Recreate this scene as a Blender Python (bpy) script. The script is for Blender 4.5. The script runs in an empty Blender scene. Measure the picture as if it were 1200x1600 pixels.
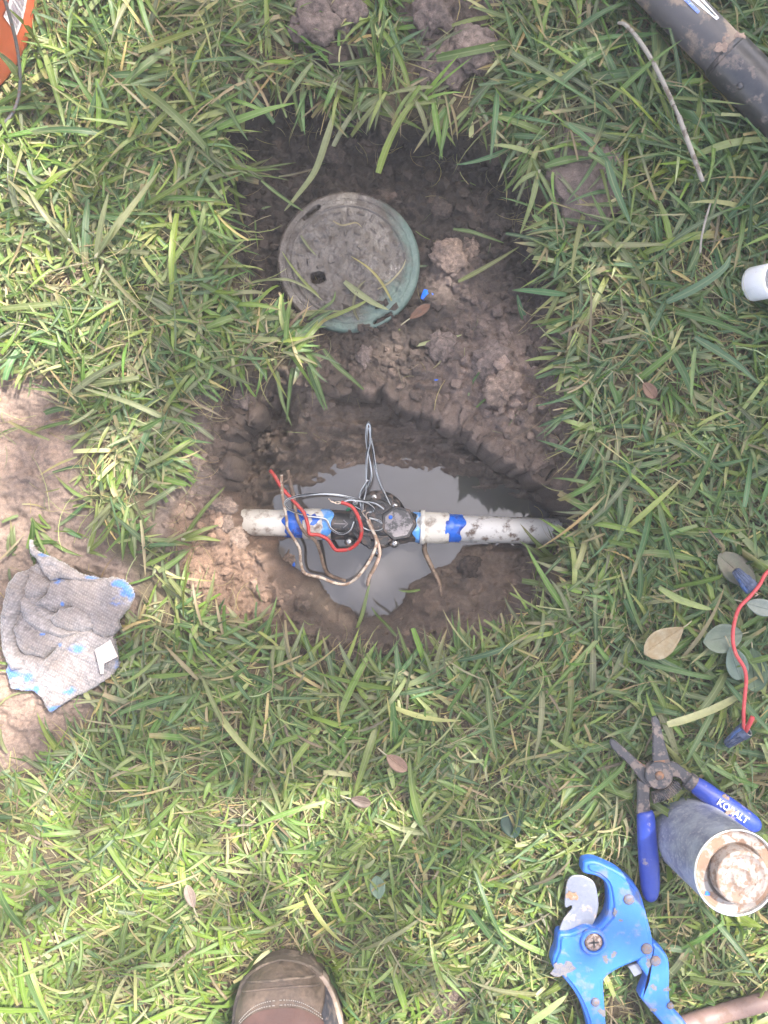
import bpy, bmesh, math, random
import numpy as np
from mathutils import Vector, Matrix

# ------------------------------------------------------------------ camera, sky, sun, exposure
scene = bpy.context.scene
COL = scene.collection
CAM_H = 1.0                     # camera height above the soil, metres
PX = 0.000725                   # metres per photo pixel at soil level

cam_data = bpy.data.cameras.new('camera')
cam = bpy.data.objects.new('camera', cam_data); COL.objects.link(cam)
cam.location = (0, 0, CAM_H); cam.rotation_euler = (0, 0, 0)
cam_data.sensor_fit = 'VERTICAL'; cam_data.sensor_height = 24.0
cam_data.lens = 24.0 * CAM_H / (1600 * PX)
cam_data.clip_start = 0.01; cam_data.clip_end = 500
scene.camera = cam

SUN = Vector((0.40, 0.36, 0.84)).normalized()        # towards the sun: upper right of the picture
world = bpy.data.worlds.new('World'); scene.world = world; world.use_nodes = True
wn = world.node_tree
sky = wn.nodes.new('ShaderNodeTexSky'); sky.sky_type = 'NISHITA'; sky.sun_disc = False
sky.sun_elevation = math.asin(SUN.z); sky.sun_rotation = math.atan2(SUN.x, SUN.y)
sky.air_density = 1.0; sky.dust_density = 5.0; sky.ozone_density = 0.6
bgn = wn.nodes['Background']; bgn.inputs['Strength'].default_value = 0.15
wn.links.new(sky.outputs[0], bgn.inputs[0])
sun_data = bpy.data.lights.new('sun', 'SUN'); sun_data.energy = 4.1; sun_data.angle = math.radians(0.6)
sun_data.color = (1.0, 0.95, 0.87)
sun = bpy.data.objects.new('sun', sun_data); COL.objects.link(sun)
sun.rotation_euler = (-SUN).to_track_quat('-Z', 'Y').to_euler(); sun.location = (2, 2, 5)
vs = scene.view_settings
vs.view_transform = 'Standard'; vs.look = 'None'; vs.gamma = 1.0; vs.exposure = 2.1
try: vs.use_curve_mapping = False
except Exception: pass
scene.cycles.max_bounces = 7; scene.cycles.diffuse_bounces = 3; scene.cycles.glossy_bounces = 4
scene.cycles.transmission_bounces = 6; scene.cycles.transparent_max_bounces = 8
scene.cycles.sample_clamp_indirect = 6.0
scene.cycles.use_denoising = True
scene.cycles.use_adaptive_sampling = True; scene.cycles.adaptive_threshold = 0.02

rng = np.random.default_rng(11)
random.seed(5)

# ------------------------------------------------------------------ helpers
def P(px, py, z=0.0):
    """place in the world of a point seen at a photo pixel, given its height"""
    k = PX * (CAM_H - z) / CAM_H
    return Vector(((px - 600) * k, (800 - py) * k, z))

def PA(pts, z=0.0):
    a = np.array(pts, float); k = PX * (CAM_H - z) / CAM_H
    return np.stack([(a[:, 0] - 600) * k, (800 - a[:, 1]) * k], 1)

def smooth(t): t = np.clip(t, 0, 1); return t * t * (3 - 2 * t)
def lerp(a, b, t): return a + (b - a) * t

def _h(ix, iy, seed):
    n = (ix.astype(np.int64) * 374761393 + iy.astype(np.int64) * 668265263 + seed * 974711) & 0xffffffff
    n = ((n ^ (n >> 13)) * 1274126177) & 0xffffffff
    n = ((n ^ (n >> 16)) * 2246822519) & 0xffffffff
    return ((n ^ (n >> 15)) & 0xffffff) / float(0xffffff)

def vnoise(x, y, seed=0):
    ix = np.floor(x); iy = np.floor(y); fx = x - ix; fy = y - iy
    fx = fx * fx * fx * (fx * (fx * 6 - 15) + 10); fy = fy * fy * fy * (fy * (fy * 6 - 15) + 10)
    a = _h(ix, iy, seed); b = _h(ix + 1, iy, seed); c = _h(ix, iy + 1, seed); d = _h(ix + 1, iy + 1, seed)
    return (a + (b - a) * fx) * (1 - fy) + (c + (d - c) * fx) * fy

def fbm(x, y, octv=4, seed=0, gain=0.5):
    s = 0; a = 1; n = 0
    for o in range(octv):
        s = s + a * (vnoise(x, y, seed + o * 17) * 2 - 1); n += a
        a *= gain; x = x * 2.03 + 11.3; y = y * 2.03 - 7.1
    return s / n

def cell(x, y, seed=0):
    ix = np.floor(x); iy = np.floor(y); best = np.full(x.shape, 9.0); bid = np.zeros(x.shape)
    for dx in (-1, 0, 1):
        for dy in (-1, 0, 1):
            cx = ix + dx; cy = iy + dy
            px_ = cx + _h(cx, cy, seed); py_ = cy + _h(cx, cy, seed + 5)
            d = (px_ - x) ** 2 + (py_ - y) ** 2
            r = _h(cx, cy, seed + 9); m = d < best
            best = np.where(m, d, best); bid = np.where(m, r, bid)
    return np.sqrt(best), bid

def sdist(x, y, poly):
    """signed distance to a polygon, positive inside"""
    p = np.asarray(poly, float); q = np.roll(p, -1, 0)
    d = np.full(x.shape, 1e9); inside = np.zeros(x.shape, bool)
    for (ax, ay), (bx, by) in zip(p, q):
        ex, ey = bx - ax, by - ay
        wx, wy = x - ax, y - ay
        t = np.clip((wx * ex + wy * ey) / (ex * ex + ey * ey + 1e-18), 0, 1)
        d = np.minimum(d, (wx - ex * t) ** 2 + (wy - ey * t) ** 2)
        c = ((ay > y) != (by > y)) & (x < (bx - ax) * (y - ay) / (by - ay + 1e-18) + ax)
        inside ^= c
    return np.sqrt(d) * np.where(inside, 1, -1)

def spline(pts, n=8, closed=False):
    p = np.array([list(q) for q in pts], float); m = len(p); out = []
    rngk = range(m) if closed else range(m - 1)
    for i in rngk:
        if closed: a, b, c, d = p[(i - 1) % m], p[i], p[(i + 1) % m], p[(i + 2) % m]
        else: a, b, c, d = p[max(i - 1, 0)], p[i], p[i + 1], p[min(i + 2, m - 1)]
        for k in range(n):
            t = k / n
            out.append(0.5 * (2 * b + (c - a) * t + (2 * a - 5 * b + 4 * c - d) * t * t + (3 * b - a - 3 * c + d) * t ** 3))
    if not closed: out.append(p[-1])
    return np.array(out)

def new_obj(name, data, parent=None):
    o = bpy.data.objects.new(name, data); COL.objects.link(o)
    if parent is not None: o.parent = parent
    return o

def build(name, verts, faces, mat, parent=None, smooth_=True, cols=None, uv=None):
    me = bpy.data.meshes.new(name)
    me.from_pydata([tuple(map(float, v)) for v in verts], [], [tuple(int(i) for i in f) for f in faces])
    if smooth_: me.polygons.foreach_set('use_smooth', [True] * len(me.polygons))
    if cols is not None:
        at = me.color_attributes.new('Col', 'FLOAT_COLOR', 'POINT')
        at.data.foreach_set('color', np.asarray(cols, np.float32).ravel())
    if uv is not None:
        at = me.attributes.new('tuv', 'FLOAT_VECTOR', 'POINT')
        at.data.foreach_set('vector', np.asarray(uv, np.float32).ravel())
    me.materials.append(mat); me.update()
    return new_obj(name, me, parent)

def build_np(name, verts, quads, mat, parent=None, cols=None, smooth_=True):
    me = bpy.data.meshes.new(name); nv = len(verts); nf = len(quads); k = quads.shape[1]
    me.vertices.add(nv); me.vertices.foreach_set('co', np.ascontiguousarray(verts, np.float32).ravel())
    me.loops.add(nf * k); me.loops.foreach_set('vertex_index', np.ascontiguousarray(quads, np.int32).ravel())
    me.polygons.add(nf); me.polygons.foreach_set('loop_start', np.arange(0, nf * k, k, dtype=np.int32))
    me.polygons.foreach_set('use_smooth', np.full(nf, smooth_, bool))
    me.update(calc_edges=True)
    if cols is not None:
        at = me.color_attributes.new('Col', 'FLOAT_COLOR', 'POINT')
        at.data.foreach_set('color', np.ascontiguousarray(cols, np.float32).ravel())
    me.materials.append(mat); me.validate()
    return new_obj(name, me, parent)

def thing(name, label, cat, loc=(0, 0, 0), rotz=0.0, group=None):
    o = new_obj(name, None); o.location = loc; o.rotation_euler = (0, 0, rotz); o.empty_display_size = 0.02
    return tag(o, label, cat, group)

def tag(o, label, cat, group=None):
    o['label'] = label; o['category'] = cat
    if group: o['group'] = group
    return o

class G:
    """a bag of faces"""
    def __init__(s): s.v = []; s.f = []; s.t = []
    def add(s, v, f, t=None):
        k = len(s.v); s.v += [tuple(q) for q in v]; s.f += [tuple(i + k for i in q) for q in f]
        s.t += [tuple(q) for q in t] if t is not None else [(0, 0, 0)] * len(v)
        return s
    def xf(s, m):
        s.v = [tuple(m @ Vector(q)) for q in s.v]; return s
    def out(s, name, mat, parent=None, smooth_=True): return build(name, s.v, s.f, mat, parent, smooth_, uv=s.t)

def tube(g, pts, r, n=10, sub=6, flat=1.0, caps=True, closed=False, up=None):
    """round bar along a smooth line; r a number or one per point"""
    pts = [list(p) for p in pts]
    rr = np.full(len(pts), r, float) if np.isscalar(r) else np.array(r, float)
    c = spline([p + [q] for p, q in zip(pts, rr)], sub) if sub > 1 else np.array([p + [q] for p, q in zip(pts, rr)])
    v = []; t = []; f = []
    prev = None; L = 0.0
    m = len(c)
    for i in range(m):
        a = c[max(i - 1, 0), :3]; b = c[min(i + 1, m - 1), :3]
        d = Vector(b - a)
        d = d.normalized() if d.length > 1e-12 else Vector((0, 0, 1))
        if prev is None:
            ref = Vector(up) if up is not None else (Vector((0, 0, 1)) if abs(d.z) < 0.9 else Vector((1, 0, 0)))
            nrm = (ref - d * ref.dot(d)).normalized()
        else:
            nrm = (prev - d * prev.dot(d)).normalized()
        prev = nrm; bi = d.cross(nrm)
        if i: L += float(np.linalg.norm(c[i, :3] - c[i - 1, :3]))
        for k in range(n):
            an = 2 * math.pi * k / n
            v.append(Vector(c[i, :3]) + (nrm * math.cos(an) * flat + bi * math.sin(an)) * max(c[i, 3], 1e-5))
            t.append((k / n, L, 0))
    for i in range(m - 1):
        for k in range(n):
            f.append((i * n + k, i * n + (k + 1) % n, (i + 1) * n + (k + 1) % n, (i + 1) * n + k))
    if caps: f.append(tuple(range(n - 1, -1, -1))); f.append(tuple((m - 1) * n + k for k in range(n)))
    return g.add(v, f, t)

def lathe(g, prof, n=48, cap0=True, cap1=True):
    v = []; f = []; m = len(prof)
    for r, z in prof:
        for k in range(n):
            a = 2 * math.pi * k / n; v.append((r * math.cos(a), r * math.sin(a), z))
    for i in range(m - 1):
        for k in range(n): f.append((i * n + k, i * n + (k + 1) % n, (i + 1) * n + (k + 1) % n, (i + 1) * n + k))
    if cap0: f.append(tuple(range(n - 1, -1, -1)))
    if cap1: f.append(tuple((m - 1) * n + k for k in range(n)))
    return g.add(v, f)

def slab(g, outline, rings, cap0=True, cap1=True):
    """plate from a closed outline; rings = (inset, z) bottom to top"""
    p = np.array(outline, float)[:, :2]
    ar = 0.5 * np.sum(p[:, 0] * np.roll(p[:, 1], -1) - np.roll(p[:, 0], -1) * p[:, 1])
    if ar < 0: p = p[::-1]
    e0 = p - np.roll(p, 1, 0); e1 = np.roll(p, -1, 0) - p
    def nr(e):
        q = np.stack([-e[:, 1], e[:, 0]], 1); return q / (np.linalg.norm(q, axis=1, keepdims=True) + 1e-12)
    nn = nr(e0) + nr(e1); nn /= (np.linalg.norm(nn, axis=1, keepdims=True) + 1e-9)
    m = len(p); v = []; f = []
    for ins, z in rings:
        q = p + nn * ins
        v += [(a, b, z) for a, b in q]
    for i in range(len(rings) - 1):
        for k in range(m): f.append((i * m + k, i * m + (k + 1) % m, (i + 1) * m + (k + 1) % m, (i + 1) * m + k))
    if cap0: f.append(tuple(range(m - 1, -1, -1)))
    if cap1: f.append(tuple((len(rings) - 1) * m + k for k in range(m)))
    return g.add(v, f)

def disc(cx, cy, r, n=24, a0=0.0): return [(cx + r * math.cos(a0 + 2 * math.pi * k / n), cy + r * math.sin(a0 + 2 * math.pi * k / n)) for k in range(n)]

# ------------------------------------------------------------------ materials
def nt(name):
    m = bpy.data.materials.new(name); m.use_nodes = True
    t = m.node_tree; return m, t, t.nodes['Principled BSDF'], t.nodes['Material Output']
def node(t, kind, **kw):
    n = t.nodes.new(kind)
    for k, v in kw.items():
        if k.startswith('i_'): n.inputs[k[2:].replace('_', ' ')].default_value = v
        else: setattr(n, k, v)
    return n
def rgba(c): return (c[0], c[1], c[2], 1.0)

def noise(t, scale, detail=4, rough=0.6, coord='Object', dist=0.0):
    tc = node(t, 'ShaderNodeTexCoord'); n = node(t, 'ShaderNodeTexNoise')
    n.inputs['Scale'].default_value = scale; n.inputs['Detail'].default_value = detail
    n.inputs['Roughness'].default_value = rough; n.inputs['Distortion'].default_value = dist
    t.links.new(tc.outputs[coord], n.inputs['Vector']); return n.outputs['Fac']
def ramp(t, src, a, b, ca=(0, 0, 0), cb=(1, 1, 1)):
    r = node(t, 'ShaderNodeValToRGB'); r.color_ramp.elements[0].position = a; r.color_ramp.elements[1].position = b
    r.color_ramp.elements[0].color = rgba(ca); r.color_ramp.elements[1].color = rgba(cb)
    t.links.new(src, r.inputs[0]); return r.outputs['Color']
def mix(t, fac, a, b, blend='MIX'):
    m = node(t, 'ShaderNodeMix', data_type='RGBA', blend_type=blend)
    for s, v in ((m.inputs[0], fac), (m.inputs[6], a), (m.inputs[7], b)):
        if isinstance(v, (int, float)): s.default_value = v
        elif isinstance(v, (tuple, list)): s.default_value = rgba(v)
        else: t.links.new(v, s)
    return m.outputs[2]
def math_(t, op, a, b=0.0):
    m = node(t, 'ShaderNodeMath', operation=op)
    for s, v in ((m.inputs[0], a), (m.inputs[1], b)):
        if isinstance(v, (int, float)): s.default_value = v
        else: t.links.new(v, s)
    return m.outputs[0]
def bump(t, bs, h, strength=0.4, dist=0.001):
    b = node(t, 'ShaderNodeBump'); b.inputs['Strength'].default_value = strength; b.inputs['Distance'].default_value = dist
    t.links.new(h, b.inputs['Height']); t.links.new(b.outputs[0], bs.inputs['Normal'])

MUD = (0.19, 0.135, 0.105)
def stained(name, base, rough=0.45, dirt=MUD, amount=0.5, scale=60, metal=0.0, edge=0.12, var=0.25, bumpd=0.0004, spec=0.5, coat=0.0, dscale=None):
    """a surface of one colour, uneven, with mud or rust patches of their own shape"""
    m, t, b, o = nt(name)
    n1 = noise(t, scale, 6, 0.65)
    n2 = noise(t, scale * 4, 5, 0.6)
    lo = tuple(c * (1 - var) for c in base); hi = tuple(min(1, c * (1 + var * 0.6)) for c in base)
    c = mix(t, n2, lo, hi)
    th = 1 - amount
    # noise lives mostly in 0.3..0.7
    p = 0.32 + 0.36 * th
    d = ramp(t, n1, p - edge * 0.3, p + edge * 0.3)
    dc = mix(t, n2, tuple(q * 0.7 for q in dirt), tuple(q * 1.2 for q in dirt))
    t.links.new(mix(t, d, c, dc), b.inputs['Base Color'])
    rr = mix(t, d, (rough,) * 3, (0.85,) * 3); t.links.new(rr, b.inputs['Roughness'])
    mm = mix(t, d, (metal,) * 3, (0, 0, 0)); t.links.new(mm, b.inputs['Metallic'])
    b.inputs['Specular IOR Level'].default_value = spec
    b.inputs['Coat Weight'].default_value = coat
    h = math_(t, 'ADD', math_(t, 'MULTIPLY', d, 0.6), math_(t, 'MULTIPLY', n2, 0.5))
    bump(t, b, h, 0.6, bumpd)
    return m

# soil: colours by kind of earth are carried by the mesh, the rest is grain and wetness
SOIL, t, b, o = nt('soil')
at = node(t, 'ShaderNodeAttribute', attribute_name='Col')
n1 = noise(t, 900, 4, 0.7); n2 = noise(t, 220, 5, 0.65); n3 = noise(t, 60, 4, 0.6)
c = mix(t, ramp(t, n1, 0.3, 0.7), (0.6, 0.6, 0.6), (1.35, 1.33, 1.3))
c = mix(t, 1.0, at.outputs['Color'], c, 'MULTIPLY')
c = mix(t, 1.0, c, mix(t, ramp(t, n2, 0.3, 0.7), (0.7, 0.69, 0.68), (1.25, 1.25, 1.25)), 'MULTIPLY')
t.links.new(c, b.inputs['Base Color'])
r = mix(t, at.outputs['Alpha'], (0.95,) * 3, mix(t, n3, (0.2,) * 3, (0.62,) * 3))
t.links.new(r, b.inputs['Roughness'])
bump(t, b, math_(t, 'ADD', math_(t, 'MULTIPLY', n1, 0.5), n2), 1.0, 0.0026)

def leafy(name, transl=0.38, rough=0.36):
    m, t, b, o = nt(name)
    at = node(t, 'ShaderNodeAttribute', attribute_name='Col')
    u = at.outputs['Alpha']
    n = noise(t, 240, 3, 0.6)
    c = mix(t, 1.0, at.outputs['Color'], mix(t, n, (0.72, 0.72, 0.7), (1.28, 1.26, 1.2)), 'MULTIPLY')
    rib = math_(t, 'LESS_THAN', math_(t, 'ABSOLUTE', math_(t, 'SUBTRACT', u, 0.5)), 0.07)
    c = mix(t, math_(t, 'MULTIPLY', rib, 0.35), c, (0.30, 0.33, 0.17))
    t.links.new(c, b.inputs['Base Color']); b.inputs['Roughness'].default_value = rough
    b.inputs['Specular IOR Level'].default_value = 0.55
    w = math_(t, 'SINE', math_(t, 'MULTIPLY', u, 44.0)); bump(t, b, w, 0.25, 0.0003)
    tr = node(t, 'ShaderNodeBsdfTranslucent'); t.links.new(mix(t, 1.0, c, (1.25, 1.3, 0.75), 'MULTIPLY'), tr.inputs['Color'])
    mx = node(t, 'ShaderNodeMixShader'); mx.inputs[0].default_value = transl
    t.links.new(b.outputs[0], mx.inputs[1]); t.links.new(tr.outputs[0], mx.inputs[2]); t.links.new(mx.outputs[0], o.inputs[0])
    return m
BLADE = leafy('grass_leaf')
# ------------------------------------------------------------------ the ground
Z_LEDGE, Z_WATER = -0.036, -0.142
# dug area (at ledge height), the hole proper and the pool at its bottom, outlined from above
DUG = PA([(346, 200), (415, 156), (480, 146), (560, 172), (640, 186), (720, 200), (790, 232), (838, 290), (856, 360), (868, 430), (872, 520),
          (884, 600), (905, 680), (912, 760), (905, 830), (880, 900), (850, 960), (790, 1005), (700, 1040), (600, 1050), (520, 1045), (440, 1010),
          (380, 985), (330, 960), (285, 900), (262, 840), (275, 760), (272, 690), (300, 640), (330, 590), (420, 580), (480, 560), (450, 520), (405, 500),
          (360, 430), (338, 360), (330, 280)], -0.02)
HOLE = PA([(352, 760), (354, 700), (385, 640), (420, 612), (480, 598), (540, 590), (600, 612), (650, 640), (710, 655), (770, 690), (820, 720), (862, 755),
           (892, 800), (896, 850), (872, 900), (840, 935), (780, 985), (690, 1002), (600, 1000), (520, 985), (455, 935), (415, 890), (374, 850), (362, 822), (362, 800)], Z_LEDGE)
POOL = PA([(428, 790), (455, 765), (500, 750), (545, 735), (568, 724), (640, 728), (680, 738), (715, 752), (752, 765), (820, 782), (862, 800), (868, 820), (850, 842),
           (770, 848), (722, 856), (708, 876), (688, 884), (668, 893), (642, 908), (630, 938), (605, 958), (575, 962), (545, 956), (520, 935), (500, 905), (470, 892), (440, 872), (436, 845), (470, 836), (440, 826)], Z_WATER)
BARE = [PA(q) for q in (
    [(-80, 548), (46, 550), (104, 602), (128, 690), (118, 745), (152, 800), (172, 862), (215, 905), (225, 960), (200, 1050), (150, 1120), (112, 1160), (80, 1206), (-80, 1222)],   # mud by the rag
    [(455, -60), (452, 30), (470, 90), (530, 118), (576, 88), (580, 20), (575, -60)],
    [(612, -60), (608, 20), (632, 76), (645, 122), (690, 145), (745, 122), (780, 75), (800, 20), (800, -60)],
    [(852, 232), (905, 222), (962, 252), (976, 318), (955, 342), (890, 346), (858, 312)],
    [(848, 175), (885, 178), (890, 222), (856, 230)],
    [(232, 800), (262, 720), (285, 640), (330, 590), (350, 640), (345, 980), (285, 930), (240, 880)],
    [(150, 1572), (215, 1560), (230, 1600), (215, 1660), (150, 1660)],
    [(690, 1520), (725, 1512), (740, 1560), (700, 1590), (660, 1570)],
    [(95, 420), (150, 425), (160, 468), (110, 475)],
    [(965, 5), (1010, 30), (1005, 110), (960, 110)])]
MIXED = [PA([(90, 640), (160, 690), (240, 760), (290, 800), (330, 900), (280, 980), (160, 940), (130, 840), (80, 760)]),
         PA([(330, 960), (420, 990), (520, 1040), (500, 1100), (380, 1090), (300, 1020)]),
         PA([(390, 120), (620, 110), (840, 160), (850, 240), (700, 215), (520, 190), (360, 210)])]

def ground_fields(x, y):
    X = x + 0.013 * fbm(x * 22, y * 22, 3, 3) + 0.007 * fbm(x * 75, y * 75, 3, 4)
    Y = y + 0.013 * fbm(x * 22 + 50, y * 22, 3, 5) + 0.007 * fbm(x * 75, y * 75 + 40, 3, 6)
    dd = sdist(X, Y, DUG); dh = sdist(X, Y, HOLE)
    xw = x + 0.009 * fbm(x * 40, y * 40, 5, 7, 0.6); yw = y + 0.009 * fbm(x * 40 + 9, y * 40, 5, 8, 0.6)
    dp = sdist(xw, yw, POOL)
    return dd, dh, dp

def blob(px, py, cx, cy, rx, ry): return np.exp(-(((px - cx) / rx) ** 2 + ((py - cy) / ry) ** 2))

def ground_height(x, y):
    dd, dh, dp = ground_fields(x, y)
    px = 600 + x / PX; py = 800 - y / PX
    z = 0.005 * fbm(x * 9, y * 9, 3, 21) + 0.0022 * fbm(x * 60, y * 60, 3, 22)
    bare = np.full(x.shape, -1.0)
    for q in BARE: bare = np.maximum(bare, sdist(x + 0.008 * fbm(x * 30, y * 30, 3, 31), y + 0.008 * fbm(x * 30 + 7, y * 30, 3, 32), q))
    # trampled mud: smeared ridges and boot marks
    mud = smooth(bare / 0.02 + 0.3)
    rid = 1 - np.abs(fbm(x * 30 + y * 12, y * 55, 4, 41))
    z = z + mud * (-0.004 + 0.014 * rid * fbm(x * 18, y * 18, 3, 43) + 0.008 * fbm(x * 95, y * 130, 5, 42, 0.62))
    # dug ledge
    upper = smooth((520 - py) / 120)
    edge = lerp(0.030, 0.016, upper)
    t = smooth(dd / edge)
    led = Z_LEDGE - 0.014 * upper
    led = led + 0.022 * blob(px, py, 790, 580, 75, 70) + 0.010 * blob(px, py, 620, 570, 90, 40) - 0.016 * blob(px, py, 600, 225, 260, 45) + 0.012 * blob(px, py, 715, 400, 40, 40)
    led = led + 0.012 * smooth((900 - px) / 600) * smooth((px - 250) / 60) * smooth((py - 600) / 100)
    f1, i1 = cell(x * 55, y * 55, 1); f2, i2 = cell(x * 130, y * 130, 2); f3, i3 = cell(x * 260, y * 260, 3)
    wa = x + 0.005 * fbm(x * 70, y * 70, 3, 52); wb = y + 0.005 * fbm(x * 70 + 3, y * 70, 3, 53)
    f1, i1 = cell(wa * 48, wb * 48, 1); f2, i2 = cell(wa * 115, wb * 115, 2); f3, i3 = cell(x * 230, y * 230, 3)
    crumb = 0.017 * np.clip(0.75 - f1, -0.1, 1) * (i1 ** 1.6) + 0.011 * (0.68 - f2) * (0.25 + i2 ** 2) + 0.005 * (0.7 - f3) * (0.3 + i3)
    crumb = crumb + 0.012 * fbm(x * 34, y * 34, 5, 51, 0.6)
    rough = smooth(dd / 0.01) * (1 - smooth((dh - 0.012) / 0.02))
    leftsm = smooth((360 - px) / 60) * smooth((py - 640) / 40)          # smeared, not crumbly, on the left ledge
    rough = rough * (1 - 0.75 * leftsm)
    zl = lerp(z, led, t) + rough * crumb
    # the hole
    s = np.clip(dh, 0, None) / (np.clip(dh, 0, None) + np.clip(-dp, 0, None) + 1e-6)
    north = smooth((790 - py) / 60); east = smooth((px - 770) / 60); west = smooth((470 - px) / 60)
    steep = np.clip(0.35 + 0.9 * east + 1.3 * west + 0.35 * north, 0.3, 1.8)
    cl = np.clip(0.06 + 0.34 * north * smooth((px - 520) / 80) + 0.62 * west * smooth((860 + 60 - py) / 80) + 0.50 * east, 0, 0.72)
    prof = cl * smooth(s / 0.07) + (1 - cl) * (1 - (1 - s) ** 1.35)
    # shelf and hollow under the lip on the far side
    prof = prof + 0.16 * north * np.sin(s * 9.0) * (1 - s) * s * 2.0
    wallz = lerp(zl, Z_WATER, np.clip(prof, 0, 1))
    stri = fbm(x * 26 + 3 * fbm(x * 20, y * 20, 2, 62), y * 95, 4, 61)
    f4, i4 = cell(x * 75, y * 105, 14)
    wall_n = 0.009 * stri + 0.006 * fbm(x * 70, y * 70, 4, 63, 0.6) + 0.008 * (0.6 - f4) * i4 ** 2
    wall_n = wall_n + 0.020 * west * (py < 790) * fbm(x * 60, y * 60, 4, 64)
    wall_n = wall_n * (1 + 0.9 * north)
    inside = smooth(dh / 0.01)
    zz = wallz + inside * wall_n * np.clip((1 - s) * 5, 0, 1)
    zz = np.where(dp > 0, Z_WATER - 0.028 * smooth(dp / 0.02) - 0.0006, zz)
    zz = np.where((dp <= 0) & (dh > 0), np.maximum(zz, Z_WATER - 0.0015 + np.clip(-dp, 0, 0.02) * 0.16 + 0.0025 * fbm(x * 120, y * 120, 3, 66) * np.clip(-dp * 60, 0, 1)), zz)
    # clods heaped at the top edge
    top = sdist(x, y, BARE[1]); top = np.maximum(top, sdist(x, y, BARE[2])); top = np.maximum(top, sdist(x, y, BARE[3]) * 0.7)
    tt = smooth(top / 0.03 + 0.1)
    zz = zz + tt * (0.010 + 0.012 * (0.7 - f1) * i1 + 0.005 * (0.6 - f2) + 0.006 * fbm(x * 30, y * 30, 4, 71))
    # the boot presses the lawn
    return zz, dd, dh, dp, bare

def axis(lo, hi, step, far):
    a = list(np.arange(lo, hi + step * 0.5, step)); s = step; q = a[-1]
    right = []
    while q < far: s *= 1.32; q += s; right.append(q)
    s = step; q = a[0]; left = []
    while q > -far: s *= 1.32; q -= s; left.append(q)
    return np.array(left[::-1] + a + right)
GX = axis(-0.50, 0.50, 0.00180, 60.0); GY = axis(-0.64, 0.64, 0.00180, 60.0)
gx, gy = np.meshgrid(GX, GY)
gz, gdd, gdh, gdp, gbare = ground_height(gx, gy)
far = smooth((np.maximum(np.abs(gx), np.abs(gy)) - 0.9) / 0.6)
gz = gz * (1 - far) + far * 0.02 * fbm(gx * 0.6, gy * 0.6, 3, 91)

def soil_colour(x, y, dd, dh, dp, bare, z):
    px = 600 + x / PX; py = 800 - y / PX
    w1 = fbm(x * 14, y * 14, 4, 101); w2 = fbm(x * 60, y * 60, 3, 102); w3 = fbm(x * 6, y * 6, 3, 103)
    pxw = px + 30 * w1 + 10 * w2; pyw = py + 30 * fbm(x * 14 + 5, y * 14, 4, 104) + 10 * w2
    thatch = np.array([0.105, 0.082, 0.05]); dark = np.array([0.034, 0.025, 0.020]); mid = np.array([0.092, 0.066, 0.051])
    clay = np.array([0.24, 0.174, 0.14]); grey = np.array([0.150, 0.114, 0.098]); wall = np.array([0.135, 0.10, 0.076]); tan = np.array([0.24, 0.155, 0.108])
    col = np.zeros(x.shape + (3,)) + thatch; wet = np.zeros(x.shape) + 0.1
    def lay(c, a, wt=None):
        nonlocal col, wet
        a = np.clip(a, 0, 1); col = col * (1 - a[..., None]) + c * a[..., None]
        if wt is not None: wet = wet * (1 - a) + wt * a
    lay(grey, smooth(bare / 0.02 + 0.4), 0.35)
    lay(clay, smooth(bare / 0.02 + 0.3) * smooth((260 - px) / 80) * (0.75 + 0.5 * w1), 0.75)
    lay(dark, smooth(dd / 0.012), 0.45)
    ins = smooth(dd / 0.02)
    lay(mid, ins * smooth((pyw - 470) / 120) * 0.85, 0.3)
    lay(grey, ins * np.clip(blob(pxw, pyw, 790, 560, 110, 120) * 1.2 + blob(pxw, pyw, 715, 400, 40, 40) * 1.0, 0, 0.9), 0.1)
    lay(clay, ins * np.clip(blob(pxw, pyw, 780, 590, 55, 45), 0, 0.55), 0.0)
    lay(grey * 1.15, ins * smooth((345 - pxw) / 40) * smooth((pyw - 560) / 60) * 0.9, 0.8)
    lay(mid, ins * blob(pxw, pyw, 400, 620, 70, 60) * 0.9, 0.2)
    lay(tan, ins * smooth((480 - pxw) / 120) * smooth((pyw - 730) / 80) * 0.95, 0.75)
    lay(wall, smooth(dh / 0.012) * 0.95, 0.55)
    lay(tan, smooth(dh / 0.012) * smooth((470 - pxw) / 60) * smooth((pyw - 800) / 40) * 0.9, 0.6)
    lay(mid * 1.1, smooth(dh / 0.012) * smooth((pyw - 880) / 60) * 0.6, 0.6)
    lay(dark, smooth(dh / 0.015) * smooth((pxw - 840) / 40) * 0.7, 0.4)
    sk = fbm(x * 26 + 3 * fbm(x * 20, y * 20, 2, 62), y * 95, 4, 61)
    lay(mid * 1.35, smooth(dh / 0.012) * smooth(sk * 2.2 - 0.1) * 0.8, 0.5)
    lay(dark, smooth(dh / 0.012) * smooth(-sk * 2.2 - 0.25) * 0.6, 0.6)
    lay(clay, smooth(dd / 0.012) * smooth(fbm(x * 48, y * 48, 3, 105) * 2.4 - 0.75) * 0.35, 0.1)
    lay(dark * 1.2, smooth((dp + 0.004) / 0.006), 0.9)
    col = col * (1 + 0.28 * w2 + 0.2 * w1)[..., None]
    # beyond the picture the lawn closes over the soil
    r = smooth((np.maximum(np.abs(x) / 0.9, np.abs(y) / 1.1) - 1) / 0.3)
    lay(np.array([0.075, 0.105, 0.035]), r, 0.05)
    return np.concatenate([np.clip(col, 0.01, 0.9), np.clip(wet, 0, 1)[..., None]], -1)
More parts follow.
